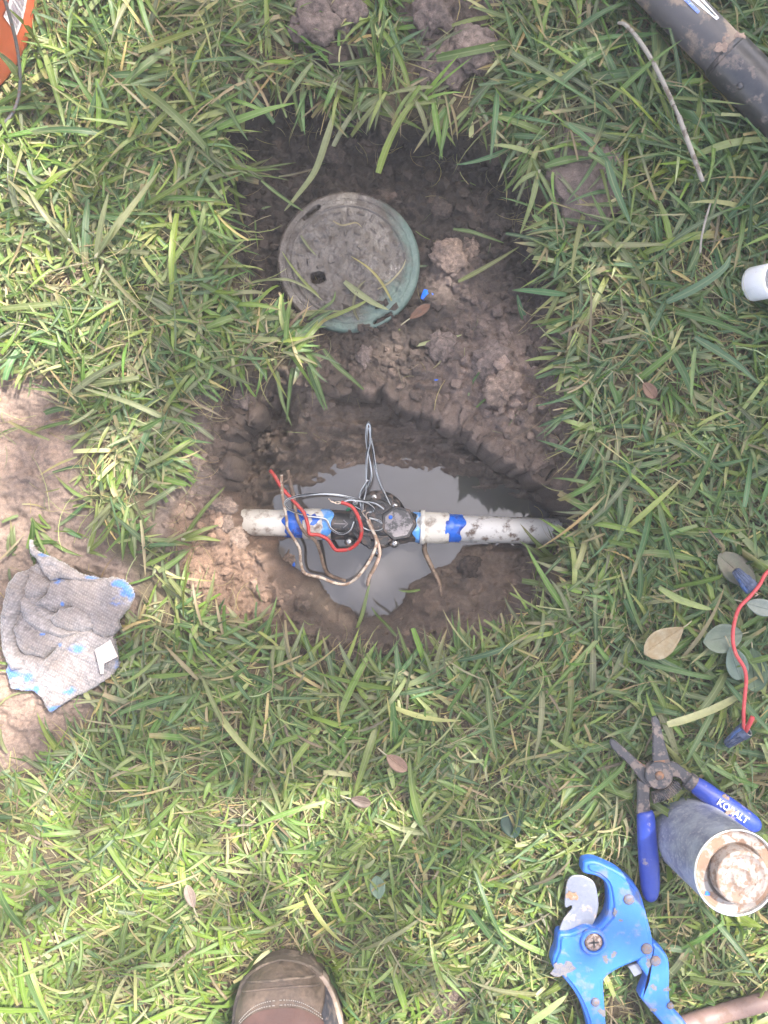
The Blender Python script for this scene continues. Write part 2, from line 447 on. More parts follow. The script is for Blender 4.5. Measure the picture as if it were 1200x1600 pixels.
# the lip of the hole leans over the hollow behind the pipe
gr_y, gr_x = np.gradient(gdh, GY, GX); gn = np.hypot(gr_x, gr_y) + 1e-6
_px = 600 + gx / PX; _py = 800 - gy / PX
lean = np.clip(smooth((770 - _py) / 60) * smooth((_px - 400) / 60) + smooth((_px - 800) / 50) * 0.6 + 0.8 * smooth((430 - _px) / 40) * smooth((785 - _py) / 20), 0, 1)
lean = lean * np.exp(-((gdh - 0.002) / 0.0085) ** 2) * (0.55 + 0.9 * fbm(gx * 35, gy * 35, 3, 95)) * (np.abs(gx) < 0.5) * (np.abs(gy) < 0.6)
hx = gx + 0.020 * lean * gr_x / gn; hy = gy + 0.020 * lean * gr_y / gn; hz_ = gz + 0.010 * np.clip(lean, 0, 1) * (gdh < 0.006)
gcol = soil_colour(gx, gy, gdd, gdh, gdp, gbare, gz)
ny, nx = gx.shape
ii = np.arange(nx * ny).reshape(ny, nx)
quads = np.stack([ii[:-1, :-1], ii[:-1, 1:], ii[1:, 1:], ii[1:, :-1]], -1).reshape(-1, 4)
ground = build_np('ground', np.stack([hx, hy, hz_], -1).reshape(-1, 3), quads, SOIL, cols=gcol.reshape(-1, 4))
ground['kind'] = 'structure'

def gsample(A, x, y):
    i = np.clip(np.searchsorted(GX, x) - 1, 0, nx - 2); j = np.clip(np.searchsorted(GY, y) - 1, 0, ny - 2)
    fx = np.clip((x - GX[i]) / (GX[i + 1] - GX[i]), 0, 1); fy = np.clip((y - GY[j]) / (GY[j + 1] - GY[j]), 0, 1)
    return (A[j, i] * (1 - fx) + A[j, i + 1] * fx) * (1 - fy) + (A[j + 1, i] * (1 - fx) + A[j + 1, i + 1] * fx) * fy
def gz_at(x, y): return float(gsample(gz, np.array([x]), np.array([y]))[0])

# muddy water standing in the hole
WATER, t, b, o = nt('muddy_water')
n1 = noise(t, 14, 3, 0.5, dist=0.6)
t.links.new(mix(t, ramp(t, n1, 0.3, 0.7), (0.050, 0.043, 0.039), (0.070, 0.066, 0.067)), b.inputs['Base Color'])
b.inputs['Roughness'].default_value = 0.015; b.inputs['IOR'].default_value = 1.7
bump(t, b, noise(t, 30, 2, 0.5), 0.04, 0.0004)
wx = np.linspace(-0.19, 0.27, 24); wy = np.linspace(-0.17, 0.09, 16)
WXg, WYg = np.meshgrid(wx, wy); wi = np.arange(24 * 16).reshape(16, 24)
wq = np.stack([wi[:-1, :-1], wi[:-1, 1:], wi[1:, 1:], wi[1:, :-1]], -1).reshape(-1, 4)
water = build_np('water', np.stack([WXg, WYg, np.full(WXg.shape, Z_WATER)], -1).reshape(-1, 3), wq, WATER)
water['kind'] = 'structure'

# ------------------------------------------------------------------ the lawn: blades as leaves with a fold, in every state
FRESH = np.array([(0.092, 0.168, 0.030), (0.080, 0.150, 0.034), (0.068, 0.136, 0.050), (0.120, 0.195, 0.032), (0.150, 0.215, 0.036)])
PALE = np.array([(0.28, 0.31, 0.12), (0.33, 0.34, 0.17), (0.24, 0.28, 0.09)])
DRY = np.array([(0.36, 0.315, 0.18), (0.28, 0.235, 0.13), (0.20, 0.16, 0.09), (0.13, 0.098, 0.062), (0.36, 0.29, 0.12)])

FOOT = []      # things that press the grass: (outline in x,y ; height of their underside)

def blades(n, x, y, z, az, el0, droop, length, width, col, K=6, sway=0.3, roll=0.5, cut=None, fold=0.22, press=True):
    """n leaves -> verts, quads, colours"""
    K1 = K + 1
    width = width * np.where(col[:, 0] > col[:, 1], 0.62, 1.0)
    v = np.linspace(0, 1, K1)[None, :]
    el = el0[:, None] - droop[:, None] * v ** 1.2
    azv = az[:, None] + (sway * (rng.random(n) - 0.5))[:, None] * v * 2
    step = (length / K)[:, None]
    dx = np.cos(el) * np.cos(azv) * step; dy = np.cos(el) * np.sin(azv) * step; dz = np.sin(el) * step
    cx = x[:, None] + np.concatenate([np.zeros((n, 1)), np.cumsum(dx[:, :-1], 1)], 1)
    cy = y[:, None] + np.concatenate([np.zeros((n, 1)), np.cumsum(dy[:, :-1], 1)], 1)
    cz = z[:, None] + np.concatenate([np.zeros((n, 1)), np.cumsum(dz[:, :-1], 1)], 1)
    if cut is None: cut = rng.random(n) < 0.2
    tip = np.where(cut[:, None], np.where(v > 0.999, 0.8, 1.0), np.clip(1 - v ** 2.4, 0, 1) ** 0.75 + 0.015)
    w = 0.5 * width[:, None] * tip * (0.62 + 0.38 * smooth(v * 3))
    ro = (roll * rng.normal(size=n))[:, None] + (roll * 0.8 * rng.normal(size=n))[:, None] * v
    sx, sy = -np.sin(azv), np.cos(azv)
    ux, uy, uz = -np.sin(el) * np.cos(azv), -np.sin(el) * np.sin(azv), np.cos(el)
    ax = sx * np.cos(ro) + ux * np.sin(ro); ay = sy * np.cos(ro) + uy * np.sin(ro); az_ = uz * np.sin(ro)
    bx = -sx * np.sin(ro) + ux * np.cos(ro); by = -sy * np.sin(ro) + uy * np.cos(ro); bz = uz * np.cos(ro)
    fo = (fold * (0.4 + rng.random(n)))[:, None] * w
    V = np.empty((n, K1, 3, 3))
    for k, sgn in enumerate((-1, 0, 1)):
        off = fo if sgn else -fo
        V[:, :, k, 0] = cx + sgn * w * ax + off * bx
        V[:, :, k, 1] = cy + sgn * w * ay + off * by
        V[:, :, k, 2] = cz + sgn * w * az_ + off * bz
    # rest on the ground, never below it
    if press:
        flat = V.reshape(-1, 3)
        g = gsample(gz, flat[:, 0], flat[:, 1])
        dw = gsample(gdp, flat[:, 0], flat[:, 1])
        lo = np.where(dw > 0, Z_WATER, g) + 0.0008 + 0.002 * rng.random(len(flat)) * 0
        low = flat[:, 2] < lo
        flat[:, 2] = np.where(low, lo + 0.0004, flat[:, 2])
        for poly, zb in FOOT:
            p0 = poly.min(0) - 0.01; p1 = poly.max(0) + 0.01
            m = (flat[:, 0] > p0[0]) & (flat[:, 0] < p1[0]) & (flat[:, 1] > p0[1]) & (flat[:, 1] < p1[1]) & (flat[:, 2] > zb)
            idx = np.nonzero(m)[0]
            if len(idx):
                d = sdist(flat[idx, 0], flat[idx, 1], poly)
                k_ = idx[d > -0.003]; flat[k_, 2] = np.minimum(flat[k_, 2], zb - 0.001 - 0.002 * rng.random(len(k_)))
        V = flat.reshape(V.shape)
    C = np.empty((n, K1, 3, 4)); C[..., :3] = col[:, None, None, :]
    # pale towards the sheath, some tips scorched
    pale = (rng.random(n) < 0.3)[:, None] * smooth((0.45 - v) / 0.45) * 0.6
    C[..., :3] = C[..., :3] * (1 - pale[:, :, None, None]) + np.array([0.32, 0.34, 0.19]) * pale[:, :, None, None]
    sc = (rng.random(n) < 0.22)[:, None] * smooth((v - 0.65) / 0.3) * 0.85
    C[..., :3] = C[..., :3] * (1 - sc[:, :, None, None]) + np.array([0.30, 0.22, 0.12]) * sc[:, :, None, None]
    C[..., 0, 3] = 0; C[..., 1, 3] = 0.5; C[..., 2, 3] = 1
    base = np.arange(n)[:, None, None] * (K1 * 3)
    k = np.arange(K)[None, :, None]; s = np.arange(2)[None, None, :]
    a = base + k * 3 + s
    Q = np.stack([a, a + 1, a + 4, a + 3], -1).reshape(-1, 4)
    return V.reshape(-1, 3), Q, C.reshape(-1, 4)

class Lawn:
    def __init__(s): s.V = []; s.Q = []; s.C = []; s.n = 0
    def add(s, r):
        V, Q, C = r; s.V.append(V); s.Q.append(Q + s.n); s.C.append(C); s.n += len(V)
    def out(s, name, mat): return build_np(name, np.concatenate(s.V), np.concatenate(s.Q), mat, cols=np.concatenate(s.C))

def pick(pal, n, jit=0.18):
    c = pal[rng.integers(0, len(pal), n)]
    return np.clip(c * (1 + jit * rng.normal(size=(n, 1))) * (1 + 0.06 * rng.normal(size=(n, 3))), 0.01, 0.8)

def density(x, y):
    dd = gsample(gdd, x, y); ba = gsample(gbare, x, y)
    j = 0.02 * fbm(x * 40, y * 40, 3, 201)
    d = 1 - smooth((dd + j + 0.004) / 0.014)
    d = d * (1 - 0.97 * smooth((ba + j) / 0.012 + 0.5))
    for m in MIXED: d = d * (1 - 0.72 * smooth(sdist(x, y, m) / 0.02 + 0.5))
    d = d * (0.45 + 0.85 * smooth(fbm(x * 13, y * 13, 4, 202) * 1.3 + 0.55))
    return np.clip(d, 0, 1)

def scatter(n, bx=0.52, by=0.66, fn=density):
    x = (rng.random(n) * 2 - 1) * bx; y = (rng.random(n) * 2 - 1) * by
    k = rng.random(n) < fn(x, y); return x[k], y[k]
# ------------------------------------------------------------------ materials of the things
def plain(name, c, rough=0.4, metal=0.0, spec=0.5):
    m, t, b, o = nt(name); n = noise(t, 300, 3)
    t.links.new(mix(t, n, tuple(q * 0.8 for q in c), tuple(min(1, q * 1.15) for q in c)), b.inputs['Base Color'])
    b.inputs['Roughness'].default_value = rough; b.inputs['Metallic'].default_value = metal; b.inputs['Specular IOR Level'].default_value = spec
    return m
PVC = stained('white_pvc', (0.62, 0.60, 0.555), 0.34, (0.17, 0.12, 0.09), 0.24, 75, var=0.05, edge=0.3)
PVC_DIRTY = stained('white_pvc_muddy', (0.68, 0.65, 0.60), 0.36, (0.16, 0.115, 0.088), 0.30, 70, var=0.06, edge=0.2)
PRIMER = stained('blue_primer', (0.015, 0.13, 0.62), 0.25, (0.02, 0.05, 0.30), 0.35, 60, var=0.3)
PRIMER_PALE = stained('pale_blue_primer', (0.09, 0.30, 0.70), 0.3, (0.28, 0.45, 0.72), 0.4, 70, var=0.2)
BLACKP = stained('black_plastic', (0.022, 0.022, 0.024), 0.38, (0.13, 0.10, 0.085), 0.36, 90, var=0.2)
BLACKM = stained('muddy_black_plastic', (0.05, 0.048, 0.048), 0.35, (0.24, 0.22, 0.225), 0.62, 70)
STEEL = stained('screw_steel', (0.62, 0.62, 0.62), 0.3, (0.2, 0.14, 0.1), 0.2, 300, metal=0.9)
RUBBER_RED = stained('red_insulation', (0.46, 0.035, 0.03), 0.38, (0.26, 0.12, 0.09), 0.22, 120)
RED_BRIGHT = stained('clean_red_insulation', (0.46, 0.045, 0.05), 0.4, (0.45, 0.12, 0.1), 0.2, 150)
WIRE_MUD = stained('muddy_white_insulation', (0.50, 0.43, 0.35), 0.5, (0.27, 0.18, 0.125), 0.5, 110, var=0.15)
WIRE_BROWN = stained('mud_caked_wire', (0.24, 0.17, 0.12), 0.7, (0.13, 0.09, 0.065), 0.5, 110)
COPPER = stained('bare_copper', (0.75, 0.62, 0.5), 0.3, (0.2, 0.14, 0.1), 0.3, 400, metal=0.8)
STRIPED, t, b, o = nt('striped_insulation')
ta = node(t, 'ShaderNodeAttribute', attribute_name='tuv'); sx = node(t, 'ShaderNodeSeparateXYZ'); t.links.new(ta.outputs['Vector'], sx.inputs[0])
ph = math_(t, 'FRACT', math_(t, 'ADD', math_(t, 'MULTIPLY', sx.outputs[0], 2.0), math_(t, 'MULTIPLY', sx.outputs[1], 14.0)))
t.links.new(mix(t, math_(t, 'GREATER_THAN', ph, 0.45), (0.55, 0.58, 0.60), (0.012, 0.014, 0.018)), b.inputs['Base Color']); b.inputs['Roughness'].default_value = 0.35
MUDM = stained('fresh_mud', (0.20, 0.14, 0.11), 0.7, (0.28, 0.2, 0.155), 0.4, 120)

def text_mesh(body, size, depth):
    cu = bpy.data.curves.new('lettering', 'FONT'); cu.body = body; cu.size = size; cu.extrude = depth; cu.align_x = 'CENTER'; cu.align_y = 'CENTER'; cu.resolution_u = 3
    cu.offset = size * 0.012
    ob = bpy.data.objects.new('lettering', cu); COL.objects.link(ob); bpy.context.view_layer.update()
    me = bpy.data.meshes.new_from_object(ob.evaluated_get(bpy.context.evaluated_depsgraph_get()))
    bpy.data.objects.remove(ob); return me

def box(g, x0, x1, y0, y1, z0, z1):
    v = [(x, y, z) for z in (z0, z1) for y in (y0, y1) for x in (x0, x1)]
    return g.add(v, [(0, 2, 3, 1), (4, 5, 7, 6), (0, 1, 5, 4), (1, 3, 7, 5), (3, 2, 6, 7), (2, 0, 4, 6)])

def screw(parent, x, y, z, r, h, mat, name='screw', slot=True):
    g = G(); lathe(g, [(r * 0.98, z - h * 1.5), (r, z - h * 0.1), (r * 0.85, z + h * 0.5), (r * 0.5, z + h * 0.8), (0.0001, z + h * 0.85)], 16, False, False)
    g.xf(Matrix.Translation((x, y, 0))); o = g.out(name, mat, parent)
    if slot:
        q = G(); a = random.random() * 3
        for d in (0, math.pi / 2):
            b_ = G(); box(b_, -r * 0.55, r * 0.55, -r * 0.1, r * 0.1, z + h * 0.72, z + h * 0.93); b_.xf(Matrix.Translation((x, y, 0)) @ Matrix.Rotation(a + d, 4, 'Z')); q.add(b_.v, b_.f)
        q.out('screw_slot', BLACKP, o, False)
    return o

# ------------------------------------------------------------------ valve glued between two lengths of pipe in the hole
ZP = -0.122
KP = PX * (1 - ZP)
VALVE = thing('irrigation_valve', 'black plastic irrigation valve glued between two white pipes over the muddy water', 'valve', P(590, 822, ZP), math.radians(-1.75))
def vl(px, py):        # photo pixel to the valve's own axes
    v = P(px, py, ZP) - P(590, 822, ZP); return (Matrix.Rotation(math.radians(1.75), 3, 'Z') @ v)
def along_x(g): return g.xf(Matrix.Rotation(math.pi / 2, 4, 'Y'))
def xcyl(name, prof, mat, parent=VALVE, n=40, caps=True):
    g = G(); lathe(g, prof, n, caps, caps); along_x(g); return g.out(name, mat, parent)
xl = lambda px: (px - 590) * KP
R1 = 0.0168
p1 = xcyl('pipe', [(R1, xl(290)), (R1, xl(400)), (R1, xl(478))], PVC); p1['label'] = 'short bright white pipe end splashed with mud'
p2 = xcyl('pipe', [(R1, xl(700)), (R1, xl(800)), (R1, xl(935))], PVC_DIRTY); p2['label'] = 'longer white pipe end smeared with mud near the soil'
def bumpy_ring(name, px0, px1, r, mat, parent, seed):
    """glue that has run: a ring with a ragged edge"""
    g = G(); n = 64; prof = []
    v = []; f = []
    for j, s in enumerate((0, 0.12, 0.5, 0.88, 1)):
        for k in range(n):
            a = 2 * math.pi * k / n
            e0 = 0.0022 * math.sin(3 * a + seed) + 0.0016 * math.sin(7 * a + seed * 2); e1 = 0.0030 * math.sin(2 * a + seed * 3) + 0.002 * math.sin(5 * a + seed)
            x = lerp(xl(px0) + e0, xl(px1) + e1, s)
            rr = r + (0.0 if j in (0, 4) else 0.0012 + 0.0003 * math.sin(9 * a + seed))
            v.append((x, rr * math.cos(a), rr * math.sin(a)))
    for j in range(4):
        for k in range(n): f.append((j * n + k, j * n + (k + 1) % n, (j + 1) * n + (k + 1) % n, (j + 1) * n + k))
    g.add(v, f); return g.out(name, mat, parent)
bumpy_ring('primer_ring', 446, 477, R1 - 0.0001, PRIMER, p1, 0.7)
bumpy_ring('primer_ring', 697, 722, R1 - 0.0001, PRIMER, p2, 2.1)
RA = 0.0198
a1 = xcyl('adapter', [(R1, xl(474)), (RA - 0.001, xl(474)), (RA, xl(476)), (RA, xl(503)), (RA - 0.0012, xl(505)), (RA - 0.0012, xl(519))], PVC); a1['label'] = 'white pipe adapter with dark blue primer drips'
a2 = xcyl('adapter', [(RA - 0.0015, xl(646)), (RA - 0.0015, xl(656)), (RA + 0.0022, xl(656.5)), (RA + 0.0022, xl(663)), (RA, xl(664)), (RA, xl(699)), (RA - 0.001, xl(701)), (R1, xl(701))], PVC); a2['label'] = 'white flanged pipe adapter'
bumpy_ring('primer_band', 503.5, 518, RA - 0.0010, PRIMER_PALE, a1, 4.0)
bumpy_ring('primer_band', 648, 656, RA - 0.0013, PRIMER_PALE, a2, 5.0)
def drip(parent, px, py, r, sx=1.0, seed=0):
    l = vl(px, py); g = G(); n = 22; rad = RA + 0.0003; v = [(l.x, l.y, math.sqrt(max(rad * rad - l.y ** 2, 0)) + 0.0006)]; f = []
    for k in range(n):
        a = 2 * math.pi * k / n; rr = r * (1 + 0.25 * math.sin(3 * a + seed) + 0.12 * math.sin(5 * a))
        x = l.x + rr * math.cos(a); y = l.y + rr * sx * math.sin(a); v.append((x, y, math.sqrt(max(rad * rad - y * y, 0)) + 0.0001))
    for k in range(n): f.append((0, 1 + k, 1 + (k + 1) % n))
    g.add(v, f); g.out('primer_drip', PRIMER, parent)
drip(a1, 494, 811, 0.0050, 1.35, 1); drip(a1, 478, 806, 0.0048, 1.1, 2); drip(a1, 489, 818, 0.0018, 1, 3); drip(a2, 702, 817, 0.0050, 1.3, 4); drip(a2, 705, 833, 0.0045, 1.0, 6)
drip(a2, 698, 826, 0.0036, 1.6, 2)
# body
RB = 0.0188
body = xcyl('valve_body', [(0.013, xl(518)), (RB, xl(518)), (RB + 0.0006, xl(522)), (RB, xl(526)), (RB, xl(556)), (RB + 0.004, xl(568)), (RB + 0.006, xl(600)), (RB + 0.002, xl(636)), (RB, xl(640)), (RB, xl(650)), (0.013, xl(650))], BLACKP)
g = G(); lathe(g, [(0.020, -0.030), (0.034, -0.020), (0.037, -0.004), (0.037, 0.006), (0.033, 0.011)], 48, True, True); g.xf(Matrix.Translation((xl(590), vl(590, 812).y, 0))); g.out('bowl', BLACKP, body)
# embossed flow arrow on the inlet
g = G(); box(g, xl(523), xl(541), 0.0012, 0.0024, RB - 0.0005, RB + 0.0009)
for s in (-1, 1):
    q = G(); box(q, -0.0072, 0.0006, -0.0006, 0.0006, RB - 0.0008, RB + 0.0009); q.xf(Matrix.Translation((xl(544), 0.0018, 0)) @ Matrix.Rotation(s * 0.75, 4, 'Z')); g.add(q.v, q.f)
g.out('flow_arrow', BLACKM, body, False)
# bonnet: flanged plate with raised cell ribs
ZB = 0.012
def reg(px, py, r, n, a0=0.0):
    l = vl(px, py); return disc(l.x, l.y, r, n, a0)
bo = []
for k in range(72):
    a = 2 * math.pi * k / 72; rr = 0.0335 + 0.0045 * max(0, math.cos(6 * (a - 0.35))) ** 3
    c = vl(587, 812); bo.append((c.x + rr * math.cos(a), c.y + rr * math.sin(a)))
g = G(); slab(g, bo, [(0, ZB - 0.004), (0, ZB + 0.003), (0.0012, ZB + 0.0045)]); bonnet = g.out('bonnet', BLACKP, VALVE, False)
g = G(); slab(g, reg(587, 812, 0.027, 40), [(0, ZB + 0.004), (0.001, ZB + 0.0085), (0.003, ZB + 0.0095)]); g.out('bonnet_dome', BLACKP, bonnet, False)
def rib_cell(pts, w=0.0017, h=0.0035, z=ZB + 0.009):
    p = [tuple(vl(*q))[:2] for q in pts]; gg = G()
    slab(gg, p, [(0, z), (0.0003, z + h), (w, z + h), (w + 0.0002, z + 0.0004)]); return gg.out('rib', BLACKP, bonnet, False)
rib_cell([(589, 786), (598, 784), (607, 794), (604, 799), (591, 805), (587, 803)])
rib_cell([(571, 790), (583, 788), (583, 802), (578, 806), (568, 803)])
rib_cell([(592, 838), (606, 836), (611, 843), (600, 852), (589, 850)])
rib_cell([(565, 832), (580, 840), (579, 852), (566, 848)])
# solenoid with seven-sided cap
sl = vl(622, 817)
g = G(); slab(g, disc(sl.x, sl.y, 0.0222, 7, 0.9), [(0, ZB - 0.004), (0, ZB + 0.012), (0.001, ZB + 0.0145), (0.0028, ZB + 0.0145), (0.0033, ZB + 0.0128)]); so = g.out('solenoid', BLACKP, VALVE, False)
g = G(); slab(g, disc(sl.x, sl.y, 0.0186, 7, 0.9), [(0, ZB + 0.010), (0.0003, ZB + 0.0132)]); cap = g.out('solenoid_cap', BLACKM, so, False); cap['label'] = 'seven sided cap with a film of grey mud'
cl = vl(610, 808); g = G(); slab(g, disc(cl.x, cl.y, 0.0026, 14), [(0, ZB + 0.0133), (0.0005, ZB + 0.0142)]); g.out('primer_drip', PRIMER, so)
for px, py in ((546, 846), (585, 777), (617, 791), (616, 848), (556, 786), (590, 862)): 
    l = vl(px, py); g = G(); lathe(g, [(0.0062, ZB - 0.014), (0.0062, ZB + 0.002), (0.0055, ZB + 0.003)], 20); g.xf(Matrix.Translation((l.x, l.y, 0))); g.out('screw_boss', BLACKP, VALVE)
    screw(VALVE, l.x, l.y, ZB + 0.0035, 0.0038, 0.002, STEEL)
def lead(pts, r=0.0014, mat=STRIPED, name='lead_wire'):
    g = G(); off = P(590, 822, ZP); m = Matrix.Rotation(math.radians(1.75), 3, 'Z')
    tube(g, [m @ (P(*p) - off) for p in pts], r, 8, 8); return g.out(name, mat, VALVE)
lead([(568, 806, -0.110), (567, 790, -0.098), (572, 768, -0.086), (580, 745, -0.072), (577, 715, -0.054), (573, 690, -0.036), (573, 667, -0.022), (576, 661, -0.018), (579, 668, -0.022), (578, 690, -0.036), (573, 712, -0.05), (573, 738, -0.066), (572, 762, -0.08), (566, 792, -0.095), (572, 812, -0.104)])
lead([(577, 668, -0.024), (583, 705, -0.05), (588, 735, -0.07), (598, 765, -0.09), (609, 789, -0.104), (614, 800, -0.11)])
lead([(566, 800, -0.100), (562, 775, -0.088), (575, 750, -0.07)])
lead([(602, 798, -0.104), (585, 786, -0.092), (560, 781, -0.086), (530, 774, -0.080), (500, 772, -0.078), (465, 775, -0.080), (446, 784, -0.086), (452, 796, -0.094), (480, 806, -0.098), (508, 811, -0.098), (517, 826, -0.098), (532, 834, -0.099), (546, 829, -0.099), (553, 815, -0.10)])
lead([(563, 806, -0.102), (566, 822, -0.098), (578, 829, -0.096), (594, 829, -0.096), (601, 822, -0.099), (592, 814, -0.098), (577, 810, -0.098)])
lead([(535, 785, -0.088), (548, 781, -0.084), (572, 786, -0.088), (585, 797, -0.098), (573, 800, -0.102), (555, 790, -0.1)])
# a stub of green insulation
lead([(542, 797, -0.104), (548, 794, -0.1), (556, 791, -0.102)], 0.0018, plain('green_insulation', (0.02, 0.22, 0.11)), 'lead_stub')

# ------------------------------------------------------------------ field wires
def wire(name, label, cat, pts, r, mat, tips=()):
    t_ = thing(name, label, cat, P(*pts[0])); o0 = P(*pts[0])
    g = G(); tube(g, [P(*p) - o0 for p in pts], r, 10, 7); g.out('insulation', mat, t_)
    for tp in tips:
        g = G(); tube(g, [P(*p) - o0 for p in tp], 0.0007, 6, 5); g.out('bare_strand', COPPER, t_)
    return t_
wire('red_wire', 'thick red insulated wire with stripped end looping over the black valve', 'wire',
     [(422, 735, -0.088), (430, 745, -0.086), (440, 762, -0.090), (458, 782, -0.094), (474, 800, -0.096), (481, 820, -0.097), (484, 834, -0.098), (498, 836, -0.1), (512, 843, -0.102), (522, 857, -0.106), (530, 860, -0.106), (548, 857, -0.104), (561, 845, -0.098), (565, 828, -0.092), (560, 808, -0.088), (551, 793, -0.086), (540, 787, -0.086), (533, 785, -0.086)],
     0.0023, RUBBER_RED, [[(534, 785, -0.086), (527, 784, -0.085), (520, 785, -0.084), (513, 779, -0.083)], [(533, 786, -0.086), (526, 787, -0.084), (519, 783, -0.083)]])
wire('muddy_wire', 'mud smeared cream wire making the widest loop below the valve', 'wire',
     [(440, 742, -0.090), (441, 770, -0.088), (444, 790, -0.090), (448, 812, -0.094), (449, 826, -0.096), (458, 840, -0.098), (468, 858, -0.102), (470, 880, -0.108), (477, 896, -0.112), (500, 902, -0.112), (520, 910, -0.110), (540, 913, -0.106), (556, 904, -0.102), (572, 885, -0.098), (583, 865, -0.094), (588, 848, -0.092), (585, 835, -0.092), (578, 822, -0.092), (574, 812, -0.094)],
     0.0019, WIRE_MUD, [[(575, 813, -0.094), (570, 806, -0.092), (566, 800, -0.09), (571, 797, -0.09)], [(575, 813, -0.094), (572, 804, -0.09), (576, 800, -0.088)]])
wire('muddy_wire', 'pinkish muddy wire hanging down from the valve top beside the cream loop', 'wire',
     [(576, 812, -0.096), (582, 828, -0.094), (590, 846, -0.094), (593, 866, -0.1), (586, 886, -0.11), (577, 902, -0.122), (574, 914, -0.136)], 0.0021, stained('pinkish_muddy_insulation', (0.50, 0.36, 0.29), 0.5, (0.25, 0.17, 0.125), 0.45, 110))
wire('muddy_wire', 'brown mud caked wire crossing the left pipe and dipping into the water', 'wire',
     [(450, 735, -0.094), (454, 755, -0.090), (459, 778, -0.094), (462, 800, -0.097), (468, 818, -0.097), (478, 834, -0.100), (492, 844, -0.106), (500, 862, -0.118), (506, 885, -0.130), (514, 898, -0.138), (540, 908, -0.141)], 0.0022, WIRE_BROWN)
tw = G(); tube(tw, [P(665, 846, -0.132), P(664, 862, -0.130), P(674, 885, -0.126), P(686, 910, -0.118), P(690, 932, -0.108)], [0.0022, 0.003, 0.0028, 0.0026, 0.0016], 8, 6)
tag(tw.out('stick', WIRE_BROWN), 'thin brown stick leaning into the water below the right adapter', 'stick')
tw = G(); tube(tw, [P(436, 757, -0.09), P(446, 752, -0.085), P(456, 744, -0.082)], 0.001, 6, 4)
tag(tw.out('root', WIRE_BROWN), 'thin brown root beside the red wire at the hole wall', 'root')

# ------------------------------------------------------------------ round green lid of the valve box
LIDM, t, b, o = nt('green_lid_with_mud')
n1 = noise(t, 26, 6, 0.65, dist=0.8); n2 = noise(t, 160, 5, 0.65); n3 = noise(t, 55, 5, 0.6)
geo = node(t, 'ShaderNodeTexCoord'); sep = node(t, 'ShaderNodeSeparateXYZ'); t.links.new(geo.outputs['Object'], sep.inputs[0])
rad = math_(t, 'SQRT', math_(t, 'ADD', math_(t, 'POWER', sep.outputs[0], 2.0), math_(t, 'POWER', sep.outputs[1], 2.0)))
# mud lies in the middle and over the far side; the near right rim is wiped clean
wipe = math_(t, 'ADD', math_(t, 'MULTIPLY', sep.outputs[0], 1.6), math_(t, 'MULTIPLY', sep.outputs[1], -1.0))
mk = math_(t, 'SUBTRACT', math_(t, 'ADD', math_(t, 'MULTIPLY', n1, 0.6), 0.62), math_(t, 'ADD', math_(t, 'MULTIPLY', rad, 7.2), math_(t, 'MULTIPLY', wipe, 2.0)))
md = ramp(t, mk, 0.17, 0.36)
plast = mix(t, n2, (0.06, 0.095, 0.078), (0.115, 0.168, 0.142))
mudc = mix(t, ramp(t, n3, 0.35, 0.62), mix(t, n2, (0.034, 0.026, 0.019), (0.068, 0.052, 0.039)), mix(t, n2, (0.056, 0.048, 0.042), (0.112, 0.096, 0.086)))
t.links.new(mix(t, md, plast, mudc), b.inputs['Base Color'])
t.links.new(mix(t, md, (0.5,) * 3, mix(t, ramp(t, n3, 0.4, 0.6), (0.5,) * 3, (0.14,) * 3)), b.inputs['Roughness'])
bump(t, b, math_(t, 'ADD', math_(t, 'MULTIPLY', md, 0.5), math_(t, 'ADD', math_(t, 'MULTIPLY', n2, 0.6), n3)), 0.9, 0.0035)
ZL = -0.028
LID = thing('valve_box_lid', 'round green plastic valve box lid caked with grey mud, lying in the dug soil', 'lid', P(545, 408, ZL))
LID.rotation_euler = (math.radians(-3.5), math.radians(3.0), 0)
RL = 0.0835
def lid_local(px, py): v = P(px, py, ZL) - P(545, 410, ZL); return v.x, v.y
g = G(); lathe(g, [(RL - 0.004, -0.030), (RL - 0.001, -0.029), (RL, -0.004), (RL - 0.0006, -0.001), (RL - 0.003, 0.0)], 96, True, False); g.out('skirt', LIDM, LID)
